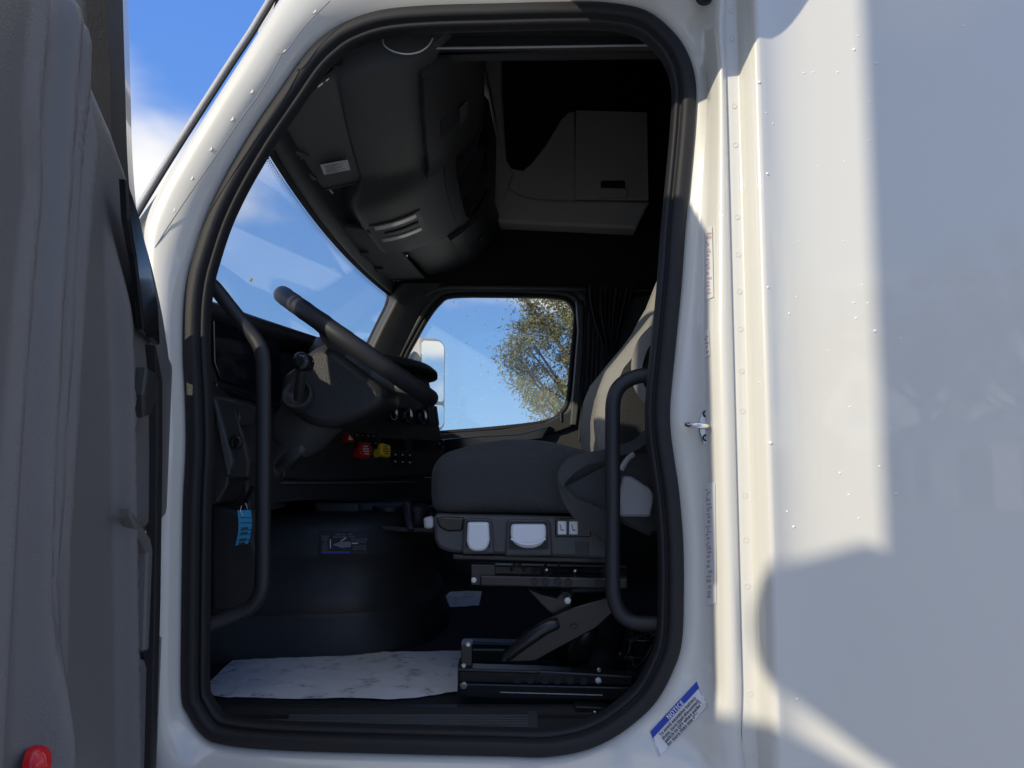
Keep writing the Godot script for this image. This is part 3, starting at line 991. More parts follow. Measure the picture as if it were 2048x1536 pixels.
func overhead_console():
	var c = group_part("overhead_console", truck, "black overhead storage console above the windscreen")
	# body in strips, leaving out the open pigeon holes
	var st = begin()
	st.set_smooth_group(1)
	grid(st, oc_patch(0.0, 0.62, -0.13, -1.96, 0.0, 16, 60))
	grid(st, oc_patch(0.62, 1.0, -0.13, -0.74, 0.0, 8, 20))
	grid(st, oc_patch(0.62, 1.0, -1.42, -1.96, 0.0, 8, 20))
	grid(st, oc_patch(0.62, 0.66, -0.74, -1.42, 0.0, 2, 20))
	part("shell", st, M.plastic_soft, c)
	st = begin()
	grid(st, oc_patch(0.0, 1.0, -0.13, -0.131, 0.0, 16, 1))
	var prof = PackedVector2Array()
	for i in 17: prof.append(Vector2(oc(i / 16.0, -0.13).x, oc(i / 16.0, -0.13).y))
	prof.append(Vector2(-0.45, 2.72))
	prism(st, zf(0.0), prof, -0.128, -0.14)
	part("end_cap", st, M.plastic_soft, c)
	# pigeon holes
	for z in [-0.745, -0.97, -1.19, -1.415]:
		st = begin()
		prism(st, zf(0.0), PackedVector2Array([Vector2(oc(0.66, z).x, oc(0.66, z).y), Vector2(oc(0.8, z).x, oc(0.8, z).y), Vector2(oc(1.0, z).x, 2.72), Vector2(-0.36, 2.72), Vector2(-0.36, 2.52)]), z + 0.006, z - 0.006)
		part("divider", st, M.plastic, c)
	st = begin()
	box(st, Vector3(-0.37, 2.50, -1.42), Vector3(-0.355, 2.72, -0.74))
	part("back_panel", st, M.visor, c)
	# lip under the holes
	st = begin(); thick(st, oc_patch(0.60, 0.66, -0.74, -1.42, 0.006, 4, 40), 0.006)
	part("lip", st, M.plastic, c)
	# flaps with recessed catches
	for f in [[-0.20, -0.735], [-1.43, -1.90]]:
		st = begin(); thick(st, oc_patch(0.49, 0.84, f[0], f[1], 0.022, 8, 12), 0.02)
		var fl = part("flap", st, M.plastic, c)
		var zc = lerp(float(f[0]), float(f[1]), 0.55)
		st = begin(); thick(st, oc_patch(0.55, 0.66, zc + 0.045, zc - 0.05, 0.0228, 3, 4), 0.002)
		part("catch_recess", st, M.ink, fl)
		st = begin(); thick(st, oc_patch(0.63, 0.665, zc + 0.04, zc - 0.045, 0.032, 2, 4), 0.004)
		part("catch", st, M.plastic_soft, fl)
	# reading lamp module
	var lm = group_part("reading_lamp", c)
	st = begin(); thick(st, oc_patch(0.255, 0.465, -0.955, -1.145, 0.004, 5, 6), 0.004); part("bezel", st, M.plastic, lm)
	for zz in [[-0.965, -0.995], [-1.108, -1.137]]:
		st = begin(); thick(st, oc_patch(0.275, 0.44, zz[0], zz[1], 0.008, 5, 3), 0.004); part("lens", st, M.lens, lm)
	st = begin(); thick(st, oc_patch(0.30, 0.44, -1.045, -1.055, 0.0085, 3, 2), 0.003); part("slide", st, M.ink, lm)
	st = begin(); thick(st, oc_patch(0.21, 0.23, -1.01, -1.04, 0.004, 2, 2), 0.003); part("microphone", st, M.ink, c)
	# sun visors
	visor([[552, 245], [620, 388], [728, 364], [674, 152]], [2.388, 2.388, 2.425, 2.44], true)
	visor([[664, 455], [770, 562], [848, 558], [768, 466]], [2.372, 2.372, 2.40, 2.40], false)

func visor(cs, ys, labelled):
	var v = group_part("sun_visor", truck)
	var p = []
	for i in 4: p.append(at_y(cs[i][0], cs[i][1], ys[i]))
	var rows = []
	for i in 11:
		var row = PackedVector3Array()
		for j in 11:
			var a = i / 10.0; var b = j / 10.0
			var q = p[0].lerp(p[1], b).lerp(p[3].lerp(p[2], b), a)
			var e = max(absf(a - 0.5), absf(b - 0.5)) * 2.0
			q.y += 0.006 * pow(e, 8.0)
			row.append(q)
		rows.append(row)
	var st = begin(); thick(st, rows, 0.014)
	var pad = part("pad", st, M.visor, v)
	# piping along the edge
	st = begin()
	var loop = []
	for q in [p[0], p[0].lerp(p[1], 0.5), p[1], p[1].lerp(p[2], 0.5), p[2], p[2].lerp(p[3], 0.5), p[3]]: loop.append(q + Vector3(0, 0.003, 0))
	tube(st, loop, 0.0035, 6)
	part("piping", st, M.plastic_soft, v)
	for b in [0.40, 0.72]:
		var base = p[0].lerp(p[1], b); var into = (p[3].lerp(p[2], b) - base).normalized(); var side = (p[1] - p[0]).normalized()
		st = begin(); box_on(st, base + into * 0.014 - Vector3(0, 0.006, 0), into, side, Vector3(0.042, 0.008, 0.05), 0.002); var k = part("clip", st, M.plastic_soft, v)
		st = begin(); box_on(st, base + into * 0.008 - Vector3(0, 0.0095, 0), into, side, Vector3(0.022, 0.004, 0.024), 0.001); part("clip_slot", st, M.ink, k)
	for k in [0.0, 0.022]:
		st = begin()
		var e = p[1].lerp(p[2], 0.22) + (p[2] - p[1]).normalized() * k
		tube(st, [e, e + (p[1] - p[0]).normalized() * 0.06 + Vector3(0, 0.01, 0)], 0.0035, 8)
		part("pivot_rod", st, M.chrome, v)
	if labelled:
		var o = at_y(671, 334, 2.403)
		var side = (p[1] - p[0]).normalized(); var into = (p[2] - p[1]).normalized()
		var nn = into.cross(side).normalized()
		if nn.y > 0: nn = -nn
		into = (into - side * into.dot(side)).normalized()
		var fr = Transform3D(Basis(into, nn.cross(into), nn), o)
		var st2 = begin(); prism(st2, fr, PackedVector2Array([Vector2(-0.036, -0.034), Vector2(0.036, -0.034), Vector2(0.036, 0.034), Vector2(-0.036, 0.034)]), 0.0025, 0.0)
		var lab = part("warning_label", st2, M.sticker, v)
		var st3 = begin()
		for k in 8:
			var y = 0.024 - k * 0.0068
			prism(st3, fr, PackedVector2Array([Vector2(-0.027, y), Vector2(0.012 + 0.013 * sin(k * 2.3), y), Vector2(0.012 + 0.013 * sin(k * 2.3), y + 0.0028), Vector2(-0.027, y + 0.0028)]), 0.0029, 0.002)
		for e in [-0.032, 0.031]:
			prism(st3, fr, PackedVector2Array([Vector2(-0.033, e), Vector2(0.033, e), Vector2(0.033, e + 0.0012), Vector2(-0.033, e + 0.0012)]), 0.0029, 0.002)
		var pr = part("print", st3, M.ink_grey, lab)
		pr.set_meta("kind", "stuff")

func box_on(st, c: Vector3, ux: Vector3, uz: Vector3, size: Vector3, bevel := 0.0):   # box of size (along ux, thickness, along uz) at c
	var n = ux.cross(uz).normalized()
	var v = n.cross(ux).normalized()
	var fr = Transform3D(Basis(ux, v, n), c)
	prism(st, fr, PackedVector2Array([Vector2(-size.x, -size.z) / 2, Vector2(size.x, -size.z) / 2, Vector2(size.x, size.z) / 2, Vector2(-size.x, size.z) / 2]), size.y / 2, -size.y / 2, bevel)

# ---------------------------------------------------------------- sleeper cabinet
func cabinet():
	var c = group_part("storage_cabinet", truck, "grey brown overhead cabinet on the passenger side")
	var f = zf(-1.82)
	plate("upright", c, M.cabinet, f, [[948, 60], [1006, 60], [1004, 180], [1013, 322], [1028, 350], [1010, 400], [985, 440], [972, 400], [986, 335], [984, 230], [976, 182], [950, 150]], 0.02, -0.09, 0.012)
	plate("tray", c, M.cabinet, f, [[1012, 318], [1024, 336], [1046, 340], [1062, 326], [1092, 288], [1122, 238], [1136, 224], [1150, 221], [1150, 404], [1060, 398], [1024, 384], [1004, 350]], 0.0, -0.09, 0.008)
	plate("tray_lip", c, M.cabinet, f, [[1003, 345], [1012, 372], [1040, 392], [1090, 401], [1290, 405], [1300, 404], [1272, 459], [1000, 446], [985, 442], [975, 410]], 0.014, -0.09, 0.012)
	var d = plate("cabinet_door", c, M.cabinet, f, [[1152, 221], [1294, 225], [1297, 401], [1150, 400]], 0.006, -0.02, 0.003)
	plate("handle_recess", d, M.ink, f, rect(1201, 362, 1250, 383), 0.0065, 0.0, 0.0, 0.012)
	plate("handle_lip", d, M.cabinet, f, [[1200, 379], [1250, 381], [1256, 394], [1250, 399], [1198, 399], [1194, 392]], 0.03, 0.0, 0.004, 0.01)
	# dark wall and shelf behind
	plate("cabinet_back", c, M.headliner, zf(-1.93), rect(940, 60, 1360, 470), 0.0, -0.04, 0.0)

# ---------------------------------------------------------------- dashboard
var dash_fr: Transform3D
func dashboard():
	var d = group_part("dashboard", truck, "black dashboard angled towards the driver")
	dash_fr = facing(Vector3(-0.66, 1.65, -0.25), Vector3(0.932, 0.0, 0.363))
	var st = begin()
	# plan outline extruded upwards: x, -z
	var up = Transform3D(Basis(Vector3.RIGHT, Vector3(0, 0, -1), Vector3.UP), Vector3.ZERO)
	prism(st, up, PackedVector2Array([Vector2(-0.70, 0.16), Vector2(-0.665, 0.25), Vector2(-0.30, 1.19), Vector2(-0.33, 1.27), Vector2(-0.56, 1.5), Vector2(-0.62, 1.95), Vector2(-1.13, 1.98), Vector2(-1.13, 0.14)]), 1.90, 1.52, 0.02)
	part("body", st, M.plastic, d)
	# hood over the instruments
	var hood = []
	for p in [[395, 596], [431, 607], [520, 638], [650, 680], [740, 702], [800, 713], [838, 724], [856, 735], [859, 743]]:
		var q = on(dash_fr, p[0], p[1]); hood.append(dash_fr * Vector3(q.x, q.y, 0.02))
	hood = smooth(hood, 4)
	var rows = []
	for p in hood:
		var row = PackedVector3Array()
		for k in [[-0.30, -0.03], [-0.12, -0.012], [-0.03, -0.002], [0.0, -0.004], [0.012, -0.014], [0.012, -0.028], [0.0, -0.036], [-0.08, -0.05]]:
			row.append(p + dash_fr.basis.z * k[0] + Vector3(0, k[1], 0))
		rows.append(row)
	st = begin(); grid(st, rows)
	var hend = PackedVector3Array(rows[-1])
	for i in range(1, hend.size() - 1): tri(st, hend[0], hend[i], hend[i + 1])
	part("instrument_hood", st, M.plastic, d)
	var f = dash_fr
	var cl = group_part("instrument_cluster", d)
	plate("cluster_screen", d, M.screen, f, [[424, 640], [530, 668], [560, 690], [560, 800], [520, 788], [440, 762], [426, 725]], 0.004, -0.01, 0.003)
	plate("cluster_bezel", d, M.plastic_gloss, f, [[424, 765], [440, 770], [560, 808], [560, 822], [436, 782], [424, 775]], 0.012, -0.01, 0.003)
	d.remove_child(cl); cl.queue_free()
	# centre stack face
	plate("centre_stack", d, M.plastic, f, [[600, 742], [700, 735], [850, 752], [862, 800], [884, 902], [886, 950], [640, 962], [560, 955], [560, 905], [600, 860]], 0.012, -0.03, 0.006)
	for g in [[770, 826, 12.5], [801, 831, 11.5], [831, 834, 11.5]]:
		var cc = on(f, g[0], g[1])
		var gf = f * Transform3D(Basis(), Vector3(cc.x, cc.y, 0.012))
		st = begin(); lathe(st, gf, [[0.026, 0.0], [0.026, 0.016], [0.022, 0.02], [0.0, 0.02]], 24)
		var kn = part("climate_knob", st, M.plastic_gloss, d)
		st = begin(); ring(st, gf, 0.0205, 0.0225, 0.0206, 26, 0.0 if g[0] == 770 else 0.35)
		part("dial_mark", st, M.ink_white if g[0] == 770 else M.ink_grey, kn)
	# vents and radio slots
	for x in [848, 855, 862]:
		plate("vent_slat", d, M.plastic_soft, f, [[x, 812], [x + 3, 813], [x + 8, 850], [x + 5, 850]], 0.018, 0.0, 0.001)
	plate("radio", d, M.plastic_gloss, f, [[756, 876], [800, 878], [806, 900], [760, 899]], 0.016, 0.0, 0.002)
	plate("radio", d, M.plastic_gloss, f, [[816, 878], [856, 880], [862, 902], [820, 901]], 0.016, 0.0, 0.002)
	var cc = on(f, 873, 888)
	st = begin(); lathe(st, f * Transform3D(Basis(), Vector3(cc.x, cc.y, 0.012)), [[0.016, 0.0], [0.016, 0.012], [0.011, 0.013], [0.009, 0.006], [0.0, 0.006]], 20); part("power_socket", st, M.plastic_gloss, d)
	# hazard switch
	var hz = plate("hazard_switch", d, M.red, f, [[676, 884], [682, 867], [693, 878], [692, 884]], 0.026, 0.0, 0.003)
	plate("hazard_mark", hz, M.ink_white, f, [[681, 880], [683, 871], [690, 880]], 0.0268, 0.02, 0.0)
	# rows of rocker switches with white legends
	for r in 2:
		for k in 4:
			var x = 701 + k * 11 + r * 4; var y = 868 + r * 14 + k * 0.8
			var sw = plate("rocker_switch", d, M.plastic_gloss, f, rect(x - 1, y - 2, x + 8, y + 9), 0.018, 0.0, 0.002)
			plate("legend", sw, M.ink_grey, f, rect(x + 1, y + 1, x + 5, y + 3), 0.0184, 0.01, 0.0)
	for r in 2:
		for k in 3:
			var x = 774 + k * 14.5; var y = 904 + r * 14 + k * 0.8
			var sw = plate("rocker_switch", d, M.plastic_gloss, f, rect(x, y, x + 12, y + 12.5), 0.02, 0.0, 0.002)
			plate("legend", sw, M.ink_white, f, [[x + 4, y + 3], [x + 8, y + 4], [x + 7, y + 7], [x + 4, y + 6]], 0.0204, 0.01, 0.0)
	# air brake knobs
	knob("parking_brake_knob", d, [704, 907], 8, 0.0255, M.red, 0.4)
	knob("trailer_air_knob", d, [745, 907], 4, 0.0265, M.yellow, 0.35)
	# lower dash and knee panel
	plate("lower_panel", d, M.plastic, f, [[520, 958], [886, 955], [890, 1010], [640, 1000], [520, 990]], -0.01, -0.20, 0.01)
	plate("storage_ledge", d, M.plastic_soft, f, [[560, 963], [830, 962], [832, 967], [560, 968]], 0.008, -0.02, 0.002)
	# end of the dash beside the door
	var e = group_part("dash_end", truck, "angular end panel of the dashboard beside the door")
	var ef = zf(-0.17)
	plate("end_panel", e, M.plastic, ef, [[400, 760], [427, 790], [470, 800], [500, 925], [497, 955], [458, 958], [455, 975], [436, 1005], [418, 1012], [390, 1010]], 0.0, -0.10, 0.006)
	plate("end_wedge", e, M.plastic_soft, ef, [[428, 796], [436, 800], [470, 923], [461, 950], [457, 948]], 0.012, -0.02, 0.003)
	plate("vent_recess", e, M.ink, ef, [[466, 803], [512, 815], [506, 850], [484, 850]], 0.004, -0.02, 0.001)
	st = begin(); lathe(st, ef * Transform3D(Basis(), Vector3(on(ef, 473, 884).x, on(ef, 473, 884).y, 0.0)), [[0.014, 0.0], [0.014, 0.006], [0.010, 0.008], [0.0, 0.007]], 20); part("dial", st, M.plastic_gloss, e)
	plate("knee_panel", e, M.plastic, zf(-0.30), [[420, 960], [498, 955], [504, 1030], [410, 1040]], 0.0, -0.25, 0.01)

func ring(st, fr, r0, r1, h, n, gap):
	for i in n:
		if float(i) / n < gap: continue
		var a = TAU * i / n - 1.2; var b = TAU * (i + 1) / n - 1.2
		quad(st, fr * Vector3(cos(a) * r0, sin(a) * r0, h), fr * Vector3(cos(b) * r0, sin(b) * r0, h), fr * Vector3(cos(b) * r1, sin(b) * r1, h), fr * Vector3(cos(a) * r1, sin(a) * r1, h))

func knob(called, parent, c, sides, r, m, turn):
	var cc = on(dash_fr, c[0], c[1])
	var base = dash_fr * Vector3(cc.x, cc.y, 0.012)
	var dir = Vector3(0.78, 0.25, 0.6).normalized()
	var head = facing(base + dir * 0.035, dir)
	var k = group_part(called, parent)
	var p = PackedVector2Array()
	for i in sides: p.append(Vector2(cos(TAU * (i + turn) / sides), sin(TAU * (i + turn) / sides)) * r)
	p = rounded(p, 0.006)
	var st = begin(); prism(st, head, p, 0.010, -0.006, 0.003); part("cap", st, m, k)
	st = begin(); tube(st, [base - dir * 0.02, head.origin - dir * 0.004], [0.014, 0.0125], 14); part("stem", st, m, k)
	st = begin()
	for j in 4:
		var w = 0.013 - absf(j - 1.5) * 0.003; var y = 0.011 - j * 0.0072
		prism(st, head, PackedVector2Array([Vector2(-w, y), Vector2(w, y), Vector2(w, y - 0.003), Vector2(-w, y - 0.003)]), 0.0104, 0.009)
	part("lettering", st, M.ink_white if sides == 8 else M.ink, k)

# ---------------------------------------------------------------- steering wheel
func steering():
	var s = group_part("steering_wheel", truck, "black steering wheel seen edge on")
	var c = at(716, 695, -0.50)
	var ax = Vector3(0.574, 0.819, 0.0)            # towards the driver
	var fr = facing(c, ax, Vector3(-0.819, 0.574, 0))
	var rows = []
	for i in 64:
		var a = TAU * i / 64
		var dir = fr.basis.x * cos(a) + fr.basis.y * sin(a)
		var row = PackedVector3Array()
		var grip = 0.0
		for k in [PI * 0.5 - 0.0, -PI * 0.5]:
			pass
		for j in 14:
			var b = TAU * j / 14
			var r = 0.022
			if cos(b) < -0.2: r += 0.0014 * sin(a * 24.0)          # finger ridges on the inner side
			row.append(c + dir * (0.225 + cos(b) * r * 0.95) + fr.basis.z * sin(b) * r)
		rows.append(row)
	var st = begin(); grid(st, rows, true, true); part("rim", st, M.handle, s)
	for a in [0.25, PI - 0.25, -PI * 0.5 + 0.35, -PI * 0.5 - 0.35]:
		var dir = fr.basis.x * cos(a) + fr.basis.y * sin(a)
		st = begin()
		tube(st, [c + dir * 0.215, c + dir * 0.15 - ax * 0.02, c + dir * 0.06 - ax * 0.035], [0.018, 0.024, 0.04], 10, 0.7)
		part("spoke", st, M.plastic_soft, s)
	st = begin(); lathe(st, fr, [[0.0, -0.012], [0.05, -0.014], [0.085, -0.022], [0.098, -0.04], [0.095, -0.075], [0.075, -0.10], [0.0, -0.11]], 28)
	part("hub", st, M.plastic_soft, s)
	# column shroud with the shift stalk
	var col = group_part("steering_column", truck)
	st = begin()
	tube(st, [c - ax * 0.07, c - ax * 0.12, c - ax * 0.19, c - ax * 0.26, c - ax * 0.30], [0.07, 0.085, 0.09, 0.08, 0.06], 20, 0.9)
	part("shroud", st, M.plastic_soft, col)
	st = begin(); tube(st, [c - ax * 0.26, c - ax * 0.50], 0.05, 12); part("shaft_cover", st, M.plastic, col)
	plate("column_cover", col, M.plastic, zf(-0.36), [[612, 704], [648, 684], [700, 722], [770, 778], [765, 812], [706, 842], [650, 858], [606, 846], [572, 816], [557, 782], [562, 752], [585, 736]], 0.0, -0.24, 0.02, 0.03)
	st = begin(); lathe(st, facing(at(594, 788, -0.352), Vector3(-0.1, 0.3, 1.0)), [[0.040, -0.02], [0.038, 0.002], [0.034, 0.005], [0.029, 0.003], [0.025, -0.004], [0.0, -0.008]], 24); part("stalk_boot", st, M.plastic, col)
	st = begin(); tube(st, smooth([at(597, 798, -0.28), at(600, 765, -0.25), at(604, 738, -0.23)], 4), 0.011, 10); part("shift_stalk", st, M.plastic, col)
	plate("stalk_knob", col, M.plastic_gloss, zf(-0.23), [[588, 712], [600, 704], [618, 708], [624, 724], [618, 740], [598, 744], [588, 734]], 0.02, -0.025, 0.01, 0.008)
	st = begin(); tube(st, smooth([at(650, 836, -0.42), at(690, 838, -0.40), at(702, 842, -0.40)], 4), 0.008, 8); part("wiper_stalk", st, M.plastic_soft, col)
	# lower lever
	st = begin(); tube(st, smooth([at(556, 932, -0.40), at(580, 912, -0.36), at(604, 898, -0.33)], 4), [0.012, 0.013, 0.015, 0.018, 0.02, 0.02, 0.018, 0.015, 0.01], 10, 0.7)
	part("tilt_lever", st, M.plastic_soft, col)

# ---------------------------------------------------------------- engine tunnel
func engine_tunnel():
	var t = group_part("engine_tunnel", truck, "black moulded engine cover between the footwells")
	var plan = [Vector2(-0.82, -0.58), Vector2(-0.66, -0.62), Vector2(-0.50, -0.64), Vector2(-0.38, -0.67), Vector2(-0.28, -0.75), Vector2(-0.225, -0.88), Vector2(-0.21, -1.02), Vector2(-0.22, -1.2), Vector2(-0.27, -1.42), Vector2(-0.4, -1.6), Vector2(-0.8, -1.7)]
	plan = smooth(plan, 6)
	var lv = [[1.09, 0.0], [1.12, -0.008], [1.17, 0.012], [1.20, 0.014], [1.212, 0.018], [1.22, 0.034], [1.30, 0.042], [1.345, 0.047], [1.36, 0.038], [1.37, 0.040], [1.43, 0.052], [1.455, 0.064], [1.468, 0.085], [1.472, 0.12]]
	var rows = []
	var mid = Vector2(-0.75, -1.1)
	for l in lv:
		var row = PackedVector3Array()
		for p in plan:
			var q = p + (mid - p).normalized() * l[1]
			row.append(Vector3(q.x, l[0], q.y))
		rows.append(row)
	var st = begin(); grid(st, rows)
	st.set_smooth_group(2)
	for i in plan.size() - 1: tri(st, rows[-1][i], rows[-1][i + 1], Vector3(mid.x, 1.472, mid.y))
	part("cover", st, M.plastic, t)
	# tray with rim and cup holders on top
	plate("tray_wall", t, M.plastic_soft, zf(-0.80), [[628, 1004], [716, 1006], [718, 1036], [640, 1032], [630, 1020]], 0.0, -0.20, 0.006)
	plate("tray_wall", t, M.plastic_soft, zf(-0.84), [[720, 1006], [806, 1004], [806, 1040], [722, 1038]], 0.0, -0.20, 0.006)
	plate("tray_rim", t, M.plastic, zf(-0.74), [[626, 1036], [640, 1042], [740, 1048], [806, 1054], [868, 1056], [868, 1066], [800, 1064], [700, 1056], [620, 1050]], 0.0, -0.1, 0.004)
	for x in [772, 832]:
		var p = at(x, 1052, -0.80)
		st = begin(); lathe_flat(st, facing(Vector3(p.x, 1.472, -0.84), Vector3.UP, Vector3.FORWARD), [[0.046, 0.0], [0.046, 0.012], [0.038, 0.012], [0.036, -0.04], [0.0, -0.04]], 24)
		part("cup_holder", st, M.plastic, t)
	st = begin(); tube(st, smooth([at(812, 1010, -0.80), at(816, 1035, -0.74), at(822, 1060, -0.72)], 3), 0.010, 8); part("shift_bracket", st, M.plastic_soft, t)
	# instruction decal
	var df = facing(at(688, 1088, -0.672), Vector3(0.16, 0.22, 1.0))
	var dc = plate("shift_decal", t, M.ink, df, [[641, 1063], [735, 1066], [736, 1110], [639, 1110]], 0.004, -0.004, 0.0008, 0.006, "small black shifting instruction decal")
	words(dc, df, [["Shift Up - Pull", 688, 1069, 5.6], ["Shift Down - Push", 688, 1074, 5.6], ["Engine", 650, 1073, 5.2], ["Brake", 650, 1078, 5.2], ["Off", 650, 1083, 5.2], ["Low", 650, 1088, 5.2], ["Med", 650, 1093, 5.2], ["High", 650, 1098, 5.2], ["Manual Mode", 719, 1079, 5.2], ["Long Press", 719, 1084, 5.2], ["Auto Mode", 719, 1093, 5.2], ["Short Press", 719, 1098, 5.2]], M.ink_grey, 0.0042)
	plate("decal_band", dc, M.sticker_blue, df, rect(643, 1103, 700, 1107), 0.0043, 0.002, 0.0)
	plate("decal_line", dc, M.red, df, rect(643, 1101.5, 662, 1102.5), 0.0043, 0.002, 0.0)
	st = begin()
	prism(st, df, poly(df, [[665, 1090], [682, 1083], [702, 1084], [702, 1094], [684, 1096]]), 0.0043, 0.002)
	part("lever_picture", st, M.ink_grey, dc)
	st = begin()
	for a in [[[660, 1079], [662, 1079], [662, 1097], [660, 1097]], [[681, 1082], [692, 1075], [693, 1077], [682, 1083]], [[704, 1086], [716, 1086], [716, 1088], [704, 1088]]]:
		prism(st, df, poly(df, a), 0.0048, 0.002)
	part("arrow_print", st, M.ink_white, dc)

func words(parent, fr: Transform3D, lines: Array, m: Material, w: float, turn := 0.0, font_bold := false):
	# lines: [text, px, py, height of the capitals in px of the photograph]
	for l in lines:
		var tm = TextMesh.new()
		var f = SystemFont.new()
		f.font_names = PackedStringArray(["Droid Sans"])
		if font_bold: f.font_weight = 700
		tm.font = f
		tm.font_size = 32
		tm.text = l[0]
		tm.depth = 0.0004
		var a = on(fr, l[1], l[2]); var b = on(fr, l[1], l[2] + l[3])
		tm.pixel_size = a.distance_to(b) / 32.0
		tm.curve_step = 2.0
		var o = MeshInstance3D.new()
		o.mesh = tm
		tm.material = m
		o.name = "lettering"
		parent.add_child(o, true)
		var off = Vector3.ZERO
		var q = parent
		while q != self and q != null:
			off += q.position
			q = q.get_parent()
		var t = fr * Transform3D(Basis(Vector3(0, 0, 1), turn), Vector3(a.x, a.y, w))
		o.transform = Transform3D(t.basis, t.origin - off)

# ---------------------------------------------------------------- floor
func floor_and_sill():
	var st = begin()
	box(st, Vector3(-1.14, 1.085, -2.0), Vector3(2.5, 1.10, -0.20))
	part("floor_covering", st, M.carpet, truck)
	var s = group_part("door_sill", truck, "ribbed black sill plate below the door opening")
	var rows = []
	for i in 40:
		var x = lerp(at(380, 1440, -0.1).x - 0.03, at(1340, 1440, -0.1).x + 0.02, i / 39.0)
		rows.append(PackedVector3Array([Vector3(x, 1.04, -0.06), Vector3(x, 1.085, -0.082), Vector3(x, 1.095, -0.095), Vector3(x, 1.098, -0.215), Vector3(x, 1.108, -0.225), Vector3(x, 1.110, -0.25), Vector3(x, 1.10, -0.27)]))
	st = begin(); grid(st, rows); part("sill_plate", st, M.plastic, s)
	for k in 7:
		var z = -0.112 - k * 0.0145
		var a = at(480, 1440, z).x; var b = at(1075, 1440, z).x
		st = begin()
		box(st, Vector3(a + (0.10 if k > 4 else 0.0), 1.094, z - 0.0035), Vector3(b, 1.106, z + 0.0035), 0.002)
		part("rib", st, M.plastic_soft, s)
	st = begin(); box(st, Vector3(at(1060, 1440, -0.1).x, 1.094, -0.215), Vector3(at(1076, 1440, -0.1).x, 1.108, -0.10), 0.003); part("rib_end", st, M.plastic_soft, s)
	# pedals and footwell lining
	var ped = group_part("accelerator_pedal", truck)
	plate("pad", ped, M.rubber, facing(Vector3(-0.78, 1.22, -0.36), Vector3(0.8, 0.4, 0.3)), PackedVector2Array([Vector2(-0.035, -0.1), Vector2(0.035, -0.1), Vector2(0.04, 0.08), Vector2(-0.03, 0.08)]), 0.012, -0.008, 0.004)
	st = begin(); tube(st, [Vector3(-0.80, 1.24, -0.37), Vector3(-0.95, 1.4, -0.4)], 0.012, 8); part("arm", st, M.steel_black, ped)
	plate("footwell_lining", truck, M.plastic, zf(-0.17), [[395, 1010], [470, 1030], [500, 1120], [500, 1200], [440, 1240], [395, 1240]], -0.06, -0.12, 0.01)
	# header rail above the door inside: thin bright strip under the lining
	st = begin()
	tube(st, smooth([at(678, 122, -0.160), at(700, 110, -0.160), at(760, 100, -0.160), at(850, 97, -0.160), at(1000, 95, -0.160), at(1310, 90, -0.160)], 4), 0.0025, 8)
	part("header_strip", st, M.grey_plastic, truck)
	st = begin()
	tube(st, smooth([at(684, 112, -0.158), at(720, 99, -0.158), at(780, 93, -0.158)], 4), 0.002, 8)
	part("header_strip", st, M.grey_plastic, truck)
	plate("header_cover", truck, M.plastic, zf(-0.165), [[720, 60], [1345, 50], [1345, 92], [850, 96], [760, 99], [712, 106]], 0.0, -0.03, 0.004)
	plate("header_cover", truck, M.rubber, zf(-0.185), [[680, 114], [760, 102], [1330, 92], [1330, 104], [980, 108], [760, 112], [690, 122]], 0.0, -0.03, 0.004)

# ---------------------------------------------------------------- driver seat
func puff(st, fr: Transform3D, p: PackedVector2Array, stations: Array):      # a stuffed shape: [w, inset] along the frame's z
	if Geometry2D.is_polygon_clockwise(p): p.reverse()
	var rows = []
	var cen = Vector2.ZERO
	for q in p: cen += q / p.size()
	for s in stations:
		var r = PackedVector3Array()
		for q in p:
			var v = (cen - q).normalized() * s[1]
			r.append(fr * Vector3(q.x + v.x, q.y + v.y, s[0]))
		rows.append(r)
	st.set_smooth_group(1)
	grid(st, rows, true)
	for e in [0, rows.size() - 1]:
		var c = Vector3.ZERO
		for q in rows[e]: c += q / rows[e].size()
		for j in p.size():
			if e == 0: tri(st, c, rows[e][(j + 1) % p.size()], rows[e][j])
			else: tri(st, c, rows[e][j], rows[e][(j + 1) % p.size()])

func dense(p: PackedVector2Array, step: float) -> PackedVector2Array:
	var out = PackedVector2Array()
	for i in p.size():
		var a = p[i]; var b = p[(i + 1) % p.size()]
		var n = max(1, int(a.distance_to(b) / step))
		for k in n: out.append(a.lerp(b, k / float(n)))
	return out

func ribbon(pairs: Array, z0: float, z1: float) -> Array:       # pairs of pixel points, upper and lower edge
	var a = []; var b = []
	for i in pairs.size():
		var z = lerp(z0, z1, i / float(pairs.size() - 1))
		a.append(at(pairs[i][0], pairs[i][1], z)); b.append(at(pairs[i][2], pairs[i][3], z + 0.004))
	a = smooth(a, 4); b = smooth(b, 4)
	var rows = []
	for i in a.size():
		var row = PackedVector3Array()
		for k in 5: row.append(a[i].lerp(b[i], k / 4.0))
		rows.append(row)
	return rows

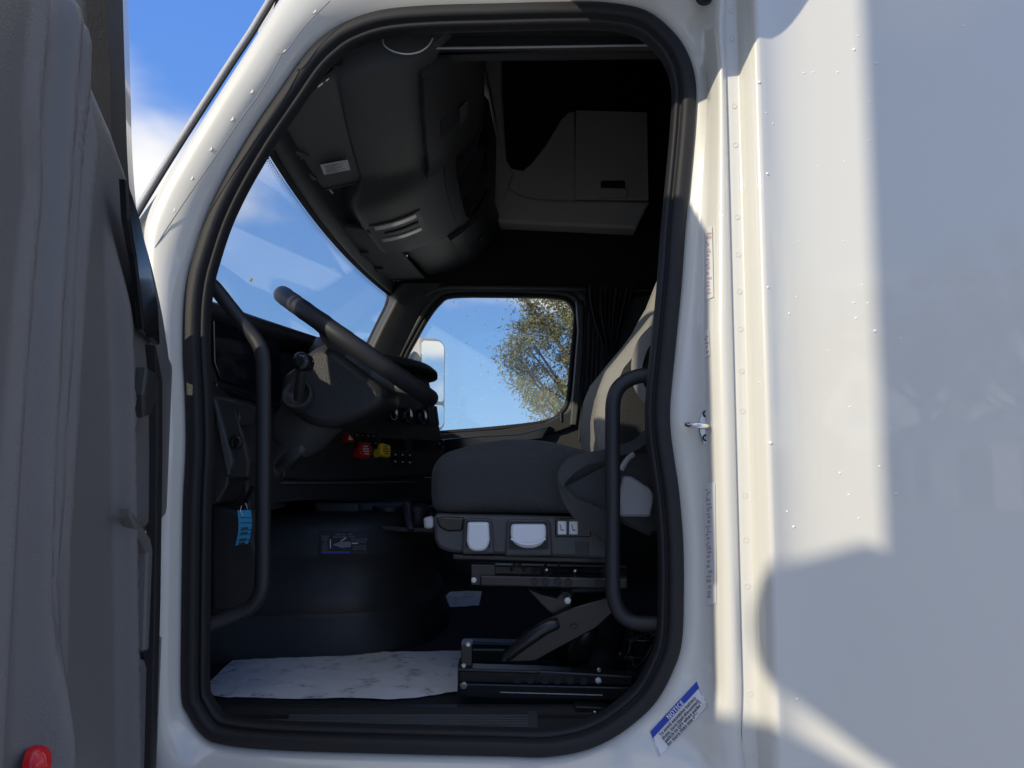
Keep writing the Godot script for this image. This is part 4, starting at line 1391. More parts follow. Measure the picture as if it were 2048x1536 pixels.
func seat():
	var s = group_part("driver_seat", truck, "black and grey cloth driver seat")
	var f = zf(0.0)
	var fz = zf(-0.30)
	var cp = []
	for p in [[864, 1000], [863, 960], [868, 932], [886, 910], [920, 897], [980, 885], [1040, 880], [1100, 884], [1150, 896], [1200, 912], [1230, 950], [1230, 1024], [1120, 1027], [1000, 1027], [900, 1026], [872, 1020]]: cp.append(on(fz, p[0], p[1]))
	cp = smooth(cp, 4, true)
	var st = begin()
	puff(st, f, PackedVector2Array(cp), [[-0.238, 0.060], [-0.240, 0.042], [-0.246, 0.026], [-0.256, 0.013], [-0.272, 0.005], [-0.30, 0.0], [-0.40, -0.003], [-0.50, -0.002], [-0.62, -0.003], [-0.72, 0.0], [-0.76, 0.008], [-0.785, 0.025], [-0.79, 0.045]])
	var cu = part("cushion", st, M.fabric, s)
	# stitched seam round the side of the cushion
	var seam = []
	for p in [[872, 990], [874, 945], [890, 921], [930, 905], [990, 893], [1040, 888], [1100, 892], [1150, 905]]: seam.append(at(p[0], p[1], -0.249))
	# back rest: front surface x as a function of height, bulging bolsters at both sides
	var yx = [[1.60, 0.215], [1.66, 0.208], [1.72, 0.208], [1.78, 0.218], [1.83, 0.24], [1.88, 0.282], [1.93, 0.325], [1.98, 0.362], [2.05, 0.40], [2.15, 0.44], [2.27, 0.48], [2.33, 0.51]]
	var cols = [[-0.775, 0.17], [-0.775, 0.06], [-0.765, 0.015], [-0.745, -0.012], [-0.715, -0.02], [-0.675, -0.012], [-0.655, 0.004], [-0.645, 0.012], [-0.628, 0.012], [-0.618, 0.004], [-0.60, 0.0], [-0.52, -0.002], [-0.44, 0.0], [-0.425, 0.004], [-0.415, 0.012], [-0.398, 0.012], [-0.388, 0.002], [-0.365, -0.016], [-0.325, -0.026], [-0.292, -0.018], [-0.272, 0.01], [-0.262, 0.05], [-0.262, 0.18]]
	var bands = [["side_bolster", 0, 7, M.fabric_grey], ["inset_strip", 7, 9, M.fabric_black], ["centre_panel", 9, 13, M.fabric_grey], ["inset_strip", 13, 16, M.fabric_black], ["side_bolster", 16, 20, M.fabric_grey], ["side_panel", 20, 22, M.fabric_black]]
	var back = group_part("backrest", truck, "grey and black backrest of the driver seat")
	for b in bands:
		var rows = []
		for i in 45:
			var v = i / 44.0 * (yx.size() - 1)
			var k = min(int(v), yx.size() - 2)
			var x = lerp(float(yx[k][1]), float(yx[k + 1][1]), v - k); var y = lerp(float(yx[k][0]), float(yx[k + 1][0]), v - k)
			var puffy = 0.5 + 0.5 * clamp(sin((y - 1.58) * 4.2), 0.0, 1.0)
			var row = PackedVector3Array()
			for j in range(b[1], b[2] + 1):
				var c = cols[j]
				var wr = 0.0025 * sin(y * 60.0 + c[0] * 30.0) * (1.0 if b[3] == M.fabric_black else 0.25)
				row.append(Vector3(x + c[1] * (puffy if c[1] < 0 else 1.0) + wr, y + 0.25 * max(0.0, c[1]), c[0]))
			rows.append(row)
		st = begin(); grid(st, rows); part(b[0], st, b[3], back)
	st = begin(); prism(st, f, PackedVector2Array([Vector2(0.30, 1.55), Vector2(0.38, 1.55), Vector2(0.50, 1.80), Vector2(0.62, 2.30), Vector2(0.55, 2.40), Vector2(0.48, 2.2), Vector2(0.34, 1.85)]), -0.262, -0.775, 0.02); part("back_shell", st, M.plastic, back)
	# shoulder cover strap seen at the top of the back
	var r1 = ribbon([[1306, 648, 1316, 676], [1282, 672, 1298, 694], [1268, 700, 1290, 712], [1262, 735, 1284, 738], [1268, 775, 1286, 765], [1284, 800, 1300, 788], [1306, 818, 1312, 800]], -0.24, -0.22)
	st = begin(); thick(st, r1, 0.006); part("arm_rest_loop", st, M.fabric_grey, back)
	# recliner cover
	plate("recliner_cover", s, M.plastic, zf(-0.235), [[1228, 955], [1250, 915], [1268, 906], [1304, 905], [1330, 930], [1330, 1060], [1300, 1075], [1245, 1050], [1226, 1030]], 0.0, -0.05, 0.01)
	plate("side_cap", s, M.grey_plastic, zf(-0.225), [[1246, 952], [1262, 952], [1300, 976], [1308, 990], [1307, 1006], [1301, 1034], [1240, 1034], [1236, 1000]], 0.004, -0.03, 0.006, 0.006, "light grey side cap at the seat hinge")
	st = begin(); tube(st, smooth([at(1242, 940, -0.222), at(1256, 918, -0.222), at(1268, 908, -0.222)], 3), 0.006, 8); part("cap_edge", st, M.grey_plastic, s)
	# belt
	var belt = group_part("seat_belt", truck, "grey seat belt looped beside the driver seat")
	st = begin(); thick(st, ribbon([[1312, 770, 1330, 780], [1308, 815, 1318, 835], [1296, 851, 1305, 870], [1268, 879, 1280, 897], [1243, 889, 1243, 911], [1205, 900, 1205, 923], [1168, 906, 1175, 930], [1138, 916, 1152, 944], [1119, 936, 1133, 962], [1115, 958, 1127, 975]], -0.20, -0.185), 0.0018)
	part("upper_strap", st, M.belt, belt)
	st = begin(); thick(st, ribbon([[1115, 956, 1128, 968], [1120, 986, 1149, 992], [1136, 1020, 1183, 1008], [1161, 1048, 1211, 1020], [1211, 1081, 1236, 1040]], -0.186, -0.20), 0.0018)
	part("lower_strap", st, M.belt, belt)
	plate("belt_tongue", belt, M.plastic, zf(-0.195), [[1158, 1040], [1180, 1015], [1232, 1040], [1232, 1095], [1205, 1080]], 0.0, -0.012, 0.003)
	plate("belt_shell", belt, M.plastic, zf(-0.215), [[1122, 975], [1150, 962], [1212, 930], [1236, 940], [1236, 1030], [1190, 1020], [1150, 1002]], 0.0, -0.015, 0.004)
	# control panel below the cushion
	var cf = zf(-0.24)
	var cpn = group_part("seat_controls", truck, "black control panel on the seat base with white levers")
	plate("panel", cpn, M.plastic_soft, cf, [[867, 1034], [873, 1028], [1000, 1031], [1225, 1036], [1225, 1120], [1100, 1114], [905, 1106], [878, 1098], [868, 1080]], 0.0, -0.10, 0.008, 0.01)
	plate("upper_bevel", cpn, M.plastic_gloss, cf, [[872, 1036], [890, 1033], [930, 1035], [925, 1062], [895, 1063], [878, 1054]], 0.004, -0.01, 0.004, 0.006)
	for q in [[928, 1036, 984, 1108], [1014, 1038, 1100, 1112]]:
		plate("lever_surround", cpn, M.plastic_soft, cf, [[q[0] - 4, q[3]], [q[0] - 1, q[1] + 8], [q[0] + 6, q[1]], [q[2] - 6, q[1]], [q[2] + 1, q[1] + 8], [q[2] + 5, q[3]]], 0.008, -0.01, 0.005, 0.006)
		plate("lever_recess", cpn, M.ink, cf, [[q[0] + 3, q[3] - 14], [q[0] + 5, q[1] + 8], [q[0] + 9, q[1] + 4], [q[2] - 9, q[1] + 4], [q[2] - 5, q[1] + 8], [q[2] - 3, q[3] - 14]], 0.0085, -0.01, 0.0, 0.004)
	plate("height_lever", cpn, M.white_plastic, cf, [[936, 1043], [978, 1043], [980, 1080], [975, 1094], [965, 1100], [948, 1100], [938, 1094], [934, 1080]], 0.022, 0.0, 0.005, 0.006)
	plate("tilt_lever", cpn, M.white_plastic, cf, [[1022, 1047], [1091, 1047], [1092, 1072], [1085, 1086], [1068, 1094], [1046, 1094], [1029, 1086], [1021, 1072]], 0.022, 0.0, 0.005, 0.008)
	st = begin(); tube(st, smooth([at(1022, 1077, -0.216), at(1040, 1087, -0.214), at(1056, 1089, -0.213), at(1074, 1087, -0.214), at(1091, 1077, -0.216)], 4), 0.003, 6); part("lever_lip", st, M.white_plastic, cpn)
	plate("switch_bezel", cpn, M.plastic_gloss, cf, rect(1110, 1037, 1182, 1074), 0.003, -0.01, 0.002, 0.004)
	for x in [1115, 1138]:
		var sw = plate("heat_switch", cpn, M.white_plastic, cf, rect(x, 1042, x + 18, 1069), 0.008, 0.0, 0.003, 0.003)
		plate("seat_symbol", sw, M.ink_grey, cf, [[x + 4, 1048], [x + 6, 1048], [x + 8, 1058], [x + 13, 1059], [x + 13, 1061], [x + 6, 1061]], 0.0083, 0.007, 0.0)
	plate("blank_cover", cpn, M.plastic, cf, rect(1151, 1084, 1177, 1113), 0.0015, -0.01, 0.001)
	plate("grey_knob", cpn, M.grey_plastic, zf(-0.25), [[848, 1036], [862, 1033], [867, 1038], [867, 1054], [860, 1057], [849, 1055]], 0.012, -0.02, 0.005, 0.004)

func seat_base():
	var b = group_part("seat_suspension", truck, "black steel seat suspension with scissor arms and white pivot caps")
	var f = zf(-0.25)
	var st
	plate("top_channel", b, M.steel_black, f, [[905, 1108], [1230, 1116], [1230, 1128], [905, 1119]], 0.0, -0.36, 0.003)
	plate("mount_plate", b, M.steel_black, f, [[942, 1128], [990, 1129], [990, 1172], [942, 1170]], 0.004, -0.02, 0.002)
	plate("upper_rail", b, M.steel_black, f, [[960, 1149], [1255, 1155], [1255, 1178], [960, 1171]], 0.010, -0.02, 0.004)
	plate("back_channel", b, M.steel_black, zf(-0.50), [[950, 1130], [1255, 1136], [1255, 1160], [950, 1155]], 0.0, -0.04, 0.003)
	for p in [[1069, 1161, 6], [1090, 1162, 6.5], [1115, 1162, 7], [1136, 1163, 7], [1197, 1165, 7]]:
		var fr = f * Transform3D(Basis(), Vector3(on(f, p[0], p[1]).x, on(f, p[0], p[1]).y, 0.010))
		var r = p[2] * 0.0011
		st = begin(); lathe_flat(st, fr, [[r + 0.0014, 0.0], [r + 0.001, 0.0012], [r, 0.0012], [r * 0.96, 0.0002], [0.0, 0.0002]], 18); part("punched_hole", st, M.ink, b)
	for p in [[948, 1159, 5.2, 0.006], [1134, 1198, 6.2, 0.016]]:
		st = begin(); stud(st, f, on(f, p[0], p[1]), p[2] * 0.0011, 0.006, p[3], 18); part("pivot_cap", st, M.white_cap, b)
	# return spring
	var sp = []
	var a = at(1104, 1141, -0.29); var e = at(1202, 1144, -0.29)
	for i in 241:
		var t = i / 240.0
		var an = t * TAU * 30.0
		sp.append(a.lerp(e, t) + Vector3(0, sin(an), cos(an)) * 0.0065)
	st = begin(); tube(st, sp, 0.0013, 5); part("spring", st, M.steel_black, b)
	for p in [[1093, 1140], [1150, 1142]]:
		st = begin(); stud(st, zf(-0.28), on(zf(-0.28), p[0], p[1]), 0.006, 0.006, 0.0); part("spring_anchor", st, M.zinc, b)
	for w in [[[1022, 1142], [1028, 1130], [1036, 1126], [1050, 1142]], [[1082, 1146], [1092, 1127]], [[1112, 1140], [1120, 1127]], [[1064, 1144], [1080, 1134]]]:
		var pts = []
		for p in w: pts.append(at(p[0], p[1], -0.30))
		st = begin(); tube(st, smooth(pts, 3), 0.003, 6); part("bent_rod", st, M.steel_black, b)
	# scissor
	plate("rear_bracket", b, M.steel_black, zf(-0.27), [[1052, 1174], [1085, 1189], [1112, 1195], [1124, 1182], [1136, 1180], [1144, 1190], [1143, 1214], [1112, 1234], [1096, 1222]], 0.008, -0.006, 0.003)
	plate("scissor_arm", b, M.steel_black, f, [[1000, 1322], [1012, 1302], [1050, 1262], [1090, 1238], [1145, 1213], [1218, 1192], [1232, 1205], [1224, 1224], [1190, 1255], [1120, 1292], [1070, 1320]], 0.012, 0.004, 0.003)
	st = begin(); tube(st, smooth([at(1010, 1316, -0.235), at(1050, 1284, -0.228), at(1090, 1256, -0.226), at(1117, 1246, -0.230)], 5), [0.010, 0.011, 0.012, 0.012, 0.013, 0.013, 0.014, 0.014, 0.014, 0.014, 0.014, 0.014, 0.014, 0.013, 0.012, 0.010], 12, 0.7)
	part("pressed_rib", st, M.steel_black, b)
	plate("inner_arm", b, M.steel_black, zf(-0.55), [[1030, 1310], [1060, 1285], [1250, 1170], [1262, 1182], [1075, 1310]], 0.0, -0.015, 0.003)
	st = begin(); lathe_flat(st, f * Transform3D(Basis(), Vector3(on(f, 1147, 1251).x, on(f, 1147, 1251).y, 0.012)), [[0.010, 0.0], [0.010, 0.003], [0.0075, 0.003], [0.0065, 0.006], [0.003, 0.006], [0.003, 0.003], [0.0, 0.003]], 18); part("pivot_bolt", st, M.steel_black, b)
	# lower frame
	plate("front_block", b, M.steel_black, f, [[922, 1290], [944, 1290], [944, 1334], [917, 1334], [917, 1396], [914, 1396], [916, 1330], [922, 1326]], 0.0, -0.05, 0.002)
	plate("lower_rail", b, M.steel_black, f, [[917, 1334], [1080, 1339], [1265, 1350], [1265, 1370], [917, 1364]], 0.006, -0.03, 0.004)
	plate("rail_lip", b, M.steel_black, f, [[917, 1333], [1078, 1338], [1078, 1345], [917, 1340]], 0.014, 0.0, 0.003)
	plate("floor_rail", b, M.steel_black, f, [[915, 1366], [1265, 1374], [1262, 1402], [1000, 1398], [915, 1394]], 0.0, -0.04, 0.004)
	plate("slide_strip", b, M.grey_plastic, f, [[1000, 1383.5], [1205, 1389], [1205, 1391], [1000, 1385]], 0.0015, -0.01, 0.0)
	plate("rear_rail", b, M.steel_black, zf(-0.52), [[926, 1284], [1180, 1290], [1180, 1322], [926, 1316]], 0.0, -0.04, 0.004)
	plate("cross_plate", b, M.steel_black, zf(-0.45), [[940, 1300], [1010, 1300], [1010, 1326], [940, 1324]], 0.0, -0.01, 0.002)
	for p in [[1035, 1357, 7], [1060, 1357, 7], [1090, 1358, 7.5], [1115, 1358, 7.5], [1140, 1359, 7], [1167, 1360, 7]]:
		var fr = f * Transform3D(Basis(), Vector3(on(f, p[0], p[1]).x, on(f, p[0], p[1]).y, 0.006))
		var r = p[2] * 0.0011
		st = begin(); lathe_flat(st, fr, [[r + 0.0014, 0.0], [r + 0.001, 0.0012], [r, 0.0012], [r * 0.96, 0.0002], [0.0, 0.0002]], 18); part("punched_hole", st, M.ink, b)
	for p in [[1196, 1359, 6.0], [1278, 1361, 6.0]]:
		st = begin(); stud(st, f, on(f, p[0], p[1]), p[2] * 0.0011, 0.006, 0.006, 16); part("pivot_cap", st, M.white_cap, b)
	for p in [[928, 1329, 4], [928, 1369, 6.5], [937, 1287, 4], [1197, 1338, 4]]:
		var fr2 = f * Transform3D(Basis(), Vector3(on(f, p[0], p[1]).x, on(f, p[0], p[1]).y, 0.006))
		var r = p[2] * 0.0011
		st = begin(); lathe_flat(st, fr2, [[r * 1.1, -0.004], [r * 1.1, 0.002], [r * 0.8, 0.002], [r * 0.8, 0.007], [0.0, 0.007]], 6); part("bolt", st, M.zinc, b)
	# air bellows
	st = begin(); lathe(st, facing(Vector3(at(1185, 1300, -0.50).x, 1.10, -0.50), Vector3.UP, Vector3.FORWARD), [[0.07, 0.0], [0.085, 0.02], [0.085, 0.06], [0.07, 0.075], [0.085, 0.09], [0.085, 0.14], [0.07, 0.155], [0.05, 0.2], [0.0, 0.2]], 24); part("air_bellows", st, M.rubber, b)
	st = begin(); lathe(st, facing(at(1165, 1282, -0.36), Vector3(0.35, 0.9, 0.3), Vector3.FORWARD), [[0.02, -0.05], [0.03, -0.03], [0.03, 0.03], [0.02, 0.05], [0.0, 0.05]], 16); part("damper", st, M.steel_black, b)
	# hoses and wires behind the base
	rng.seed = 91
	for k in 7:
		var pts = []
		var c = at(1280 + rng.randf_range(-12, 12), 1290 + rng.randf_range(-10, 14), -0.33)
		for i in 7: pts.append(c + Vector3(rng.randf_range(-0.045, 0.045), rng.randf_range(-0.04, 0.04), rng.randf_range(-0.05, 0.04)))
		st = begin(); tube(st, smooth(pts, 4), 0.0032, 6); part("hose", st, M.steel_black, b)
	# bracket near the sill
	plate("belt_anchor", b, M.steel_black, zf(-0.22), [[1150, 1412], [1200, 1414], [1230, 1420], [1226, 1434], [1150, 1432]], 0.0, -0.03, 0.003)
	st = begin(); stud(st, zf(-0.22), on(zf(-0.22), 1189, 1425), 0.005, 0.005, 0.0, 6); part("bolt", st, M.zinc, b)

func grab_handles():
	var z = -0.125
	var st = begin()
	var p = []
	for q in [[396, 556, -0.10], [424, 570, -0.105], [460, 614, -0.115], [500, 664, -0.125], [518, 690, -0.125], [526, 720, -0.125], [527, 800, -0.125], [526, 1000, -0.125], [525, 1150, -0.125], [519, 1188, -0.125], [500, 1214, -0.125], [470, 1230, -0.12], [430, 1246, -0.11], [398, 1258, -0.10]]: p.append(at(q[0], q[1], q[2]))
	tube(st, smooth(p, 4), 0.0148, 16)
	var h = group_part("grab_handle", truck, "long black grab handle at the front of the door opening")
	part("bar", st, M.handle, h)
	st = begin(); p = []
	for q in [[1332, 752, -0.10], [1300, 750, -0.11], [1268, 755, -0.118], [1240, 772, -0.12], [1227, 800, -0.12], [1225, 850, -0.12], [1225, 1000, -0.12], [1225, 1150, -0.12], [1228, 1195, -0.12], [1242, 1228, -0.12], [1266, 1244, -0.118], [1300, 1248, -0.11], [1345, 1248, -0.10]]: p.append(at(q[0], q[1], q[2]))
	tube(st, smooth(p, 4), 0.0152, 16)
	h = group_part("grab_handle", truck, "black grab handle at the rear of the door opening beside the seat")
	part("bar", st, M.handle, h)

# ---------------------------------------------------------------- printed stickers on the jamb
func skin_z(mesh_faces: PackedVector3Array, p: Vector2) -> float:
	for i in range(0, mesh_faces.size(), 3):
		var a = mesh_faces[i]; var b = mesh_faces[i + 1]; var c = mesh_faces[i + 2]
		if p.x < min(a.x, min(b.x, c.x)) or p.x > max(a.x, max(b.x, c.x)) or p.y < min(a.y, min(b.y, c.y)) or p.y > max(a.y, max(b.y, c.y)): continue
		var v0 = Vector2(b.x - a.x, b.y - a.y); var v1 = Vector2(c.x - a.x, c.y - a.y); var v2 = Vector2(p.x - a.x, p.y - a.y)
		var den = v0.x * v1.y - v1.x * v0.y
		if absf(den) < 1e-10: continue
		var s = (v2.x * v1.y - v1.x * v2.y) / den; var t = (v0.x * v2.y - v2.x * v0.y) / den
		if s >= -0.001 and t >= -0.001 and s + t <= 1.001: return a.z + (b.z - a.z) * s + (c.z - a.z) * t
	return -0.035

func drape(faces, c: Array, lift: float, n := 6, m := 6) -> Array:      # c: four pixel corners
	var rows = []
	for i in n + 1:
		var row = PackedVector3Array()
		for j in m + 1:
			var a = i / float(n); var b = j / float(m)
			var px = lerp(lerp(float(c[0][0]), float(c[1][0]), b), lerp(float(c[3][0]), float(c[2][0]), b), a)
			var py = lerp(lerp(float(c[0][1]), float(c[1][1]), b), lerp(float(c[3][1]), float(c[2][1]), b), a)
			var z = -0.035
			for k in 3:
				var p = at(px, py, z); z = skin_z(faces, Vector2(p.x, p.y))
			var q = at(px, py, z)
			row.append(q + Vector3(0, 0, lift))
		rows.append(row)
	return rows

func decals():
	var side = truck.get_node("cab_side_panel")
	var faces = side.mesh.get_faces()
	for i in faces.size(): faces[i] = faces[i]
	var st = begin()
	var c = [[1299, 1463], [1393, 1361], [1417, 1411], [1318, 1514]]
	var rows = drape(faces, c, 0.0008)
	thick(st, rows, 0.0004)
	var n = part("notice_sticker", st, M.sticker, truck, "white notice sticker with blue band on the lower door jamb")
	st = begin(); thick(st, drape(faces, [[1300, 1462.5], [1393, 1362], [1398, 1375], [1305, 1476]], 0.0018, 2, 8), 0.0004); part("blue_band", st, M.sticker_blue, n)
	# lettering laid on the sticker's own plane
	var o = rows[3][3]; var ux = (rows[3][5] - rows[3][1]).normalized(); var uv = (rows[1][3] - rows[5][3]).normalized()
	var nn = ux.cross(uv).normalized()
	var fr = Transform3D(Basis(ux, nn.cross(ux), nn), o)
	words(n, fr, [["NOTICE", 1350, 1419, 13]], M.ink_white, 0.0030, 0.0, true)
	words(n, fr, [["To avoid excessive battery", 1355, 1432, 8.6], ["draw, turn load disconnect", 1361, 1438.5, 8.6], ["switch to OFF when parked", 1366.5, 1444.5, 8.6], ["for more than one day.", 1366, 1456.5, 8.6]], M.ink, 0.0026, 0.0, true)
	st = begin()
	for e in [[c[1], c[2]], [c[2], c[3]], [c[3], c[0]]]:
		var a = e[0]; var b = e[1]
		var mid = [1357, 1437]
		var q = []
		for w in [a, b]: q.append([lerp(float(w[0]), float(mid[0]), 0.03), lerp(float(w[1]), float(mid[1]), 0.03)])
		for w in [b, a]: q.append([lerp(float(w[0]), float(mid[0]), 0.05), lerp(float(w[1]), float(mid[1]), 0.05)])
		thick(st, drape(faces, [q[0], q[1], q[2], q[3]], 0.0014, 1, 8), 0.0003)
	part("border", st, M.ink_grey, n)
	# certification labels: pale film with grey print
	for l in [[1408, 456, 1424, 600], [1406, 662, 1417, 715], [1408, 968, 1430, 1212]]:
		st = begin(); thick(st, drape(faces, [[l[0], l[1]], [l[2], l[1] - 4], [l[2] + 3, l[3] - 6], [l[0] + 4, l[3]]], 0.0006, 12, 3), 0.0003)
		var lb = part("certification_label", st, M.sticker, truck)
		st = begin()
		var y = l[1] + 10.0
		rng.seed = int(l[1])
		while y < l[3] - 12:
			var h = rng.randf_range(3.0, 12.0)
			var x0 = l[0] + 2.0 + rng.randf_range(0.0, 4.0); var x1 = min(x0 + rng.randf_range(4.0, 10.0), l[2] - 1.0)
			var k = 3.0 * (y - l[1]) / (l[3] - l[1])
			thick(st, drape(faces, [[x0 + k, y], [x1 + k, y - 1], [x1 + k, y + h * 0.5], [x0 + k, y + h * 0.5 + 1]], 0.0013, 1, 1), 0.0002)
			y += h
		var pr = part("print", st, M.ink_pale, lb); pr.set_meta("kind", "stuff")

# ---------------------------------------------------------------- loose things
func paper(called, label, near, far, y, seed_):
	var a = []; var b = []
	for p in near: a.append(at_y(p[0], p[1], y))
	for p in far: b.append(at_y(p[0], p[1], y))
	a = smooth(a, 6); b = smooth(b, 6)
	var ns = FastNoiseLite.new(); ns.seed = seed_; ns.frequency = 5.0; ns.fractal_octaves = 3
	var rows = []
	for k in 21:
		var row = PackedVector3Array()
		for i in a.size():
			var q = a[i].lerp(b[i], k / 20.0)
			var w = ns.get_noise_2d(q.x, q.z * 1.6)
			q.y += 0.002 + 0.0035 * (1.0 - pow(absf(w), 0.5)) + 0.0012 * ns.get_noise_2d(q.x * 4.0, q.z * 4.0 + 9.0)
			row.append(q)
		rows.append(row)
	var o = thing(called, label, "paper sheet", Vector3(a[a.size() / 2].x, y, a[a.size() / 2].z), "protective papers on the cab floor")
	var st = begin(); thick(st, rows, -0.0006)
	part("sheet", st, M.paper, o)

func loose_things():
	paper("floor_paper", "large smudged white paper mat on the driver footwell floor", [[413, 1377], [432, 1396], [520, 1398], [600, 1401], [700, 1400], [790, 1402], [860, 1394], [915, 1386]], [[412, 1374], [488, 1309], [548, 1316], [610, 1307], [700, 1307], [800, 1307], [875, 1306], [926, 1304]], 1.101, 5)
	paper("floor_paper", "small blue white paper corner on the floor beyond the seat base", [[870, 1216], [900, 1216], [930, 1215], [958, 1213]], [[900, 1186], [920, 1185], [945, 1185], [964, 1185]], 1.101, 8)
	# key tag
	var tz = -0.19
	var kt = thing("key_tag", "blue paper key tag hanging on a ring below the dashboard", "key tag", at(488, 1090, tz))
	var rows = []
	var l = smooth([at(475, 1021, tz), at(477, 1040, tz + 0.002), at(477, 1060, tz), at(474, 1078, tz - 0.004), at(471, 1091, tz - 0.008)], 4)
	var r = smooth([at(502, 1020, tz), at(504, 1040, tz + 0.002), at(503, 1058, tz), at(500, 1075, tz - 0.004), at(496, 1087, tz - 0.008)], 4)
	for i in l.size(): rows.append(PackedVector3Array([l[i], l[i].lerp(r[i], 0.33), l[i].lerp(r[i], 0.66), r[i]]))
	var st = begin(); thick(st, rows, 0.0006)
	var card = part("card", st, M.tag, kt)
	st = begin()
	for k in [3, 5, 8, 10, 13]:
		st.set_smooth_group(-1)
		var d = Vector3(0, 0, 0.0012)
		var dn = Vector3(0, -0.0014, 0)
		quad(st, rows[k][0].lerp(rows[k][3], 0.12) + d, rows[k][3] + d, rows[k][3] + d + dn, rows[k][0].lerp(rows[k][3], 0.12) + d + dn)
	for k in [7, 9, 12, 14, 15]:
		var d = Vector3(0, 0, 0.0012); var dn = Vector3(0, -0.004, 0)
		for j in 4:
			var s = 0.22 + 0.14 * j
			quad(st, rows[k][0].lerp(rows[k][3], s) + d, rows[k][0].lerp(rows[k][3], s + 0.09) + d, rows[k][0].lerp(rows[k][3], s + 0.09) + d + dn, rows[k][0].lerp(rows[k][3], s) + d + dn)
	part("print", st, M.ink, card)
	st = begin(); var ringp = []
	var rc = at(488, 1018, tz)
	for i in 21: ringp.append(rc + Vector3(0.007 * sin(TAU * i / 20), 0.013 * cos(TAU * i / 20), 0.003 * sin(TAU * i / 10.0)))
	tube(st, ringp, 0.0012, 6); part("ring", st, M.chrome, kt)
	st = begin(); tube(st, [at(488, 1010, tz), at(494, 995, tz - 0.02), at(505, 975, tz - 0.05)], 0.005, 8); part("key", st, M.plastic_gloss, kt)
	# cord loop hanging from the header
	var cl = thing("cord_loop", "thin white plastic cord loop hanging from the top of the door opening", "cord", at(815, 108, -0.12))
	st = begin()
	tube(st, smooth([at(766, 78, -0.13), at(768, 90, -0.12), at(785, 102, -0.115), at(812, 108, -0.112), at(838, 104, -0.115), at(856, 92, -0.12), at(866, 76, -0.13)], 5), 0.0017, 8)
	part("cord", st, M.clear_cord, cl)
	# privacy curtain
	var cu = thing("privacy_curtain", "black gathered privacy curtain tied back beside the passenger window", "curtain", at(1215, 880, -1.90))
	rows = []
	var lv = [[575, 1170, 1268], [600, 1172, 1262], [640, 1182, 1250], [680, 1198, 1238], [708, 1206, 1230], [716, 1208, 1226], [726, 1204, 1232], [760, 1198, 1238], [800, 1190, 1240], [880, 1184, 1244]]
	for v in smooth(lv.map(func(q): return Vector3(q[0], q[1], q[2])), 4):
		var row = PackedVector3Array()
		for j in 71:
			var t = j / 70.0
			var a = at(lerp(v.y, v.z, t), v.x, -1.90)
			a.z += 0.022 * sin(t * 58.0 + v.x * 0.004) + 0.008 * sin(t * 23.0 + v.x * 0.01)
			row.append(a)
		rows.append(row)
	st = begin(); thick(st, rows, 0.0015); part("cloth", st, M.curtain, cu)
	st = begin(); tube(st, [at(1204, 712, -1.86), at(1216, 716, -1.855), at(1230, 713, -1.86)], 0.014, 8); part("tie", st, M.fabric_black, cu)
	plate("sleeper_lining", truck, M.trim_cool, zf(-1.94), [[1250, 600], [1300, 590], [1320, 760], [1225, 760]], 0.0, -0.03, 0.003)

# ---------------------------------------------------------------- outdoors
func leaf_cloud(st, clumps: Array, per: int, size: float, r: RandomNumberGenerator):
	st.set_smooth_group(-1)
	for c in clumps:
		var shade = r.randf_range(0.75, 1.25)
		for i in per:
			var d = Vector3(r.randfn(), r.randfn() * 0.75, r.randfn()) * c[1] * 0.5
			var p = c[0] + d
			var a = Vector3(r.randfn(), r.randfn() - 0.5, r.randfn()).normalized()
			var b = a.cross(Vector3(r.randfn(), r.randfn(), r.randfn())).normalized()
			var s = size * r.randf_range(0.7, 1.3)
			var g = shade * r.randf_range(0.7, 1.3)
			st.set_color(Color(0.16 * g, 0.155 * g, 0.06 * g))
			quad(st, p - a * s, p + b * s * 0.3, p + a * s, p - b * s * 0.3)

func tree(label: String, base: Vector3, height: float, radius: float, seed_: int, leaf: float, n_clumps: int, per: int, group := ""):
	var r = RandomNumberGenerator.new(); r.seed = seed_
	var t = thing("tree", label, "tree", base, group)
	var st = begin()
	var crown = base + Vector3(0, height * 0.62, 0)
	tube(st, smooth([base - Vector3(0, 0.1, 0), base + Vector3(0.05, height * 0.2, 0), base + Vector3(-0.05, height * 0.45, 0.05), base + Vector3(0.05, height * 0.8, 0)], 4), range(13).map(func(i): return lerp(height * 0.03, height * 0.008, i / 12.0)), 10)
	var clumps = []
	for i in n_clumps:
		var d = Vector3(r.randfn(), r.randfn(), r.randfn()).normalized() * pow(r.randf(), 0.45)
		clumps.append([crown + Vector3(d.x * radius, d.y * height * 0.38, d.z * radius), radius * r.randf_range(0.10, 0.20)])
	for i in range(0, n_clumps, 3):
		var e = clumps[i][0]
		var s = base + Vector3(0, clamp((e.y - base.y) * 0.55, height * 0.15, height * 0.7), 0)
		tube(st, smooth([s, s.lerp(e, 0.5) + Vector3(0, -0.06 * height * r.randf(), 0), e], 3), [height * 0.009, height * 0.008, height * 0.007, height * 0.006, height * 0.0045, height * 0.003, height * 0.002], 5)
	part("trunk", st, M.bark, t)
	st = begin()
	leaf_cloud(st, clumps, per, leaf, r)
	part("crown", st, M.leaf, t)
	return t

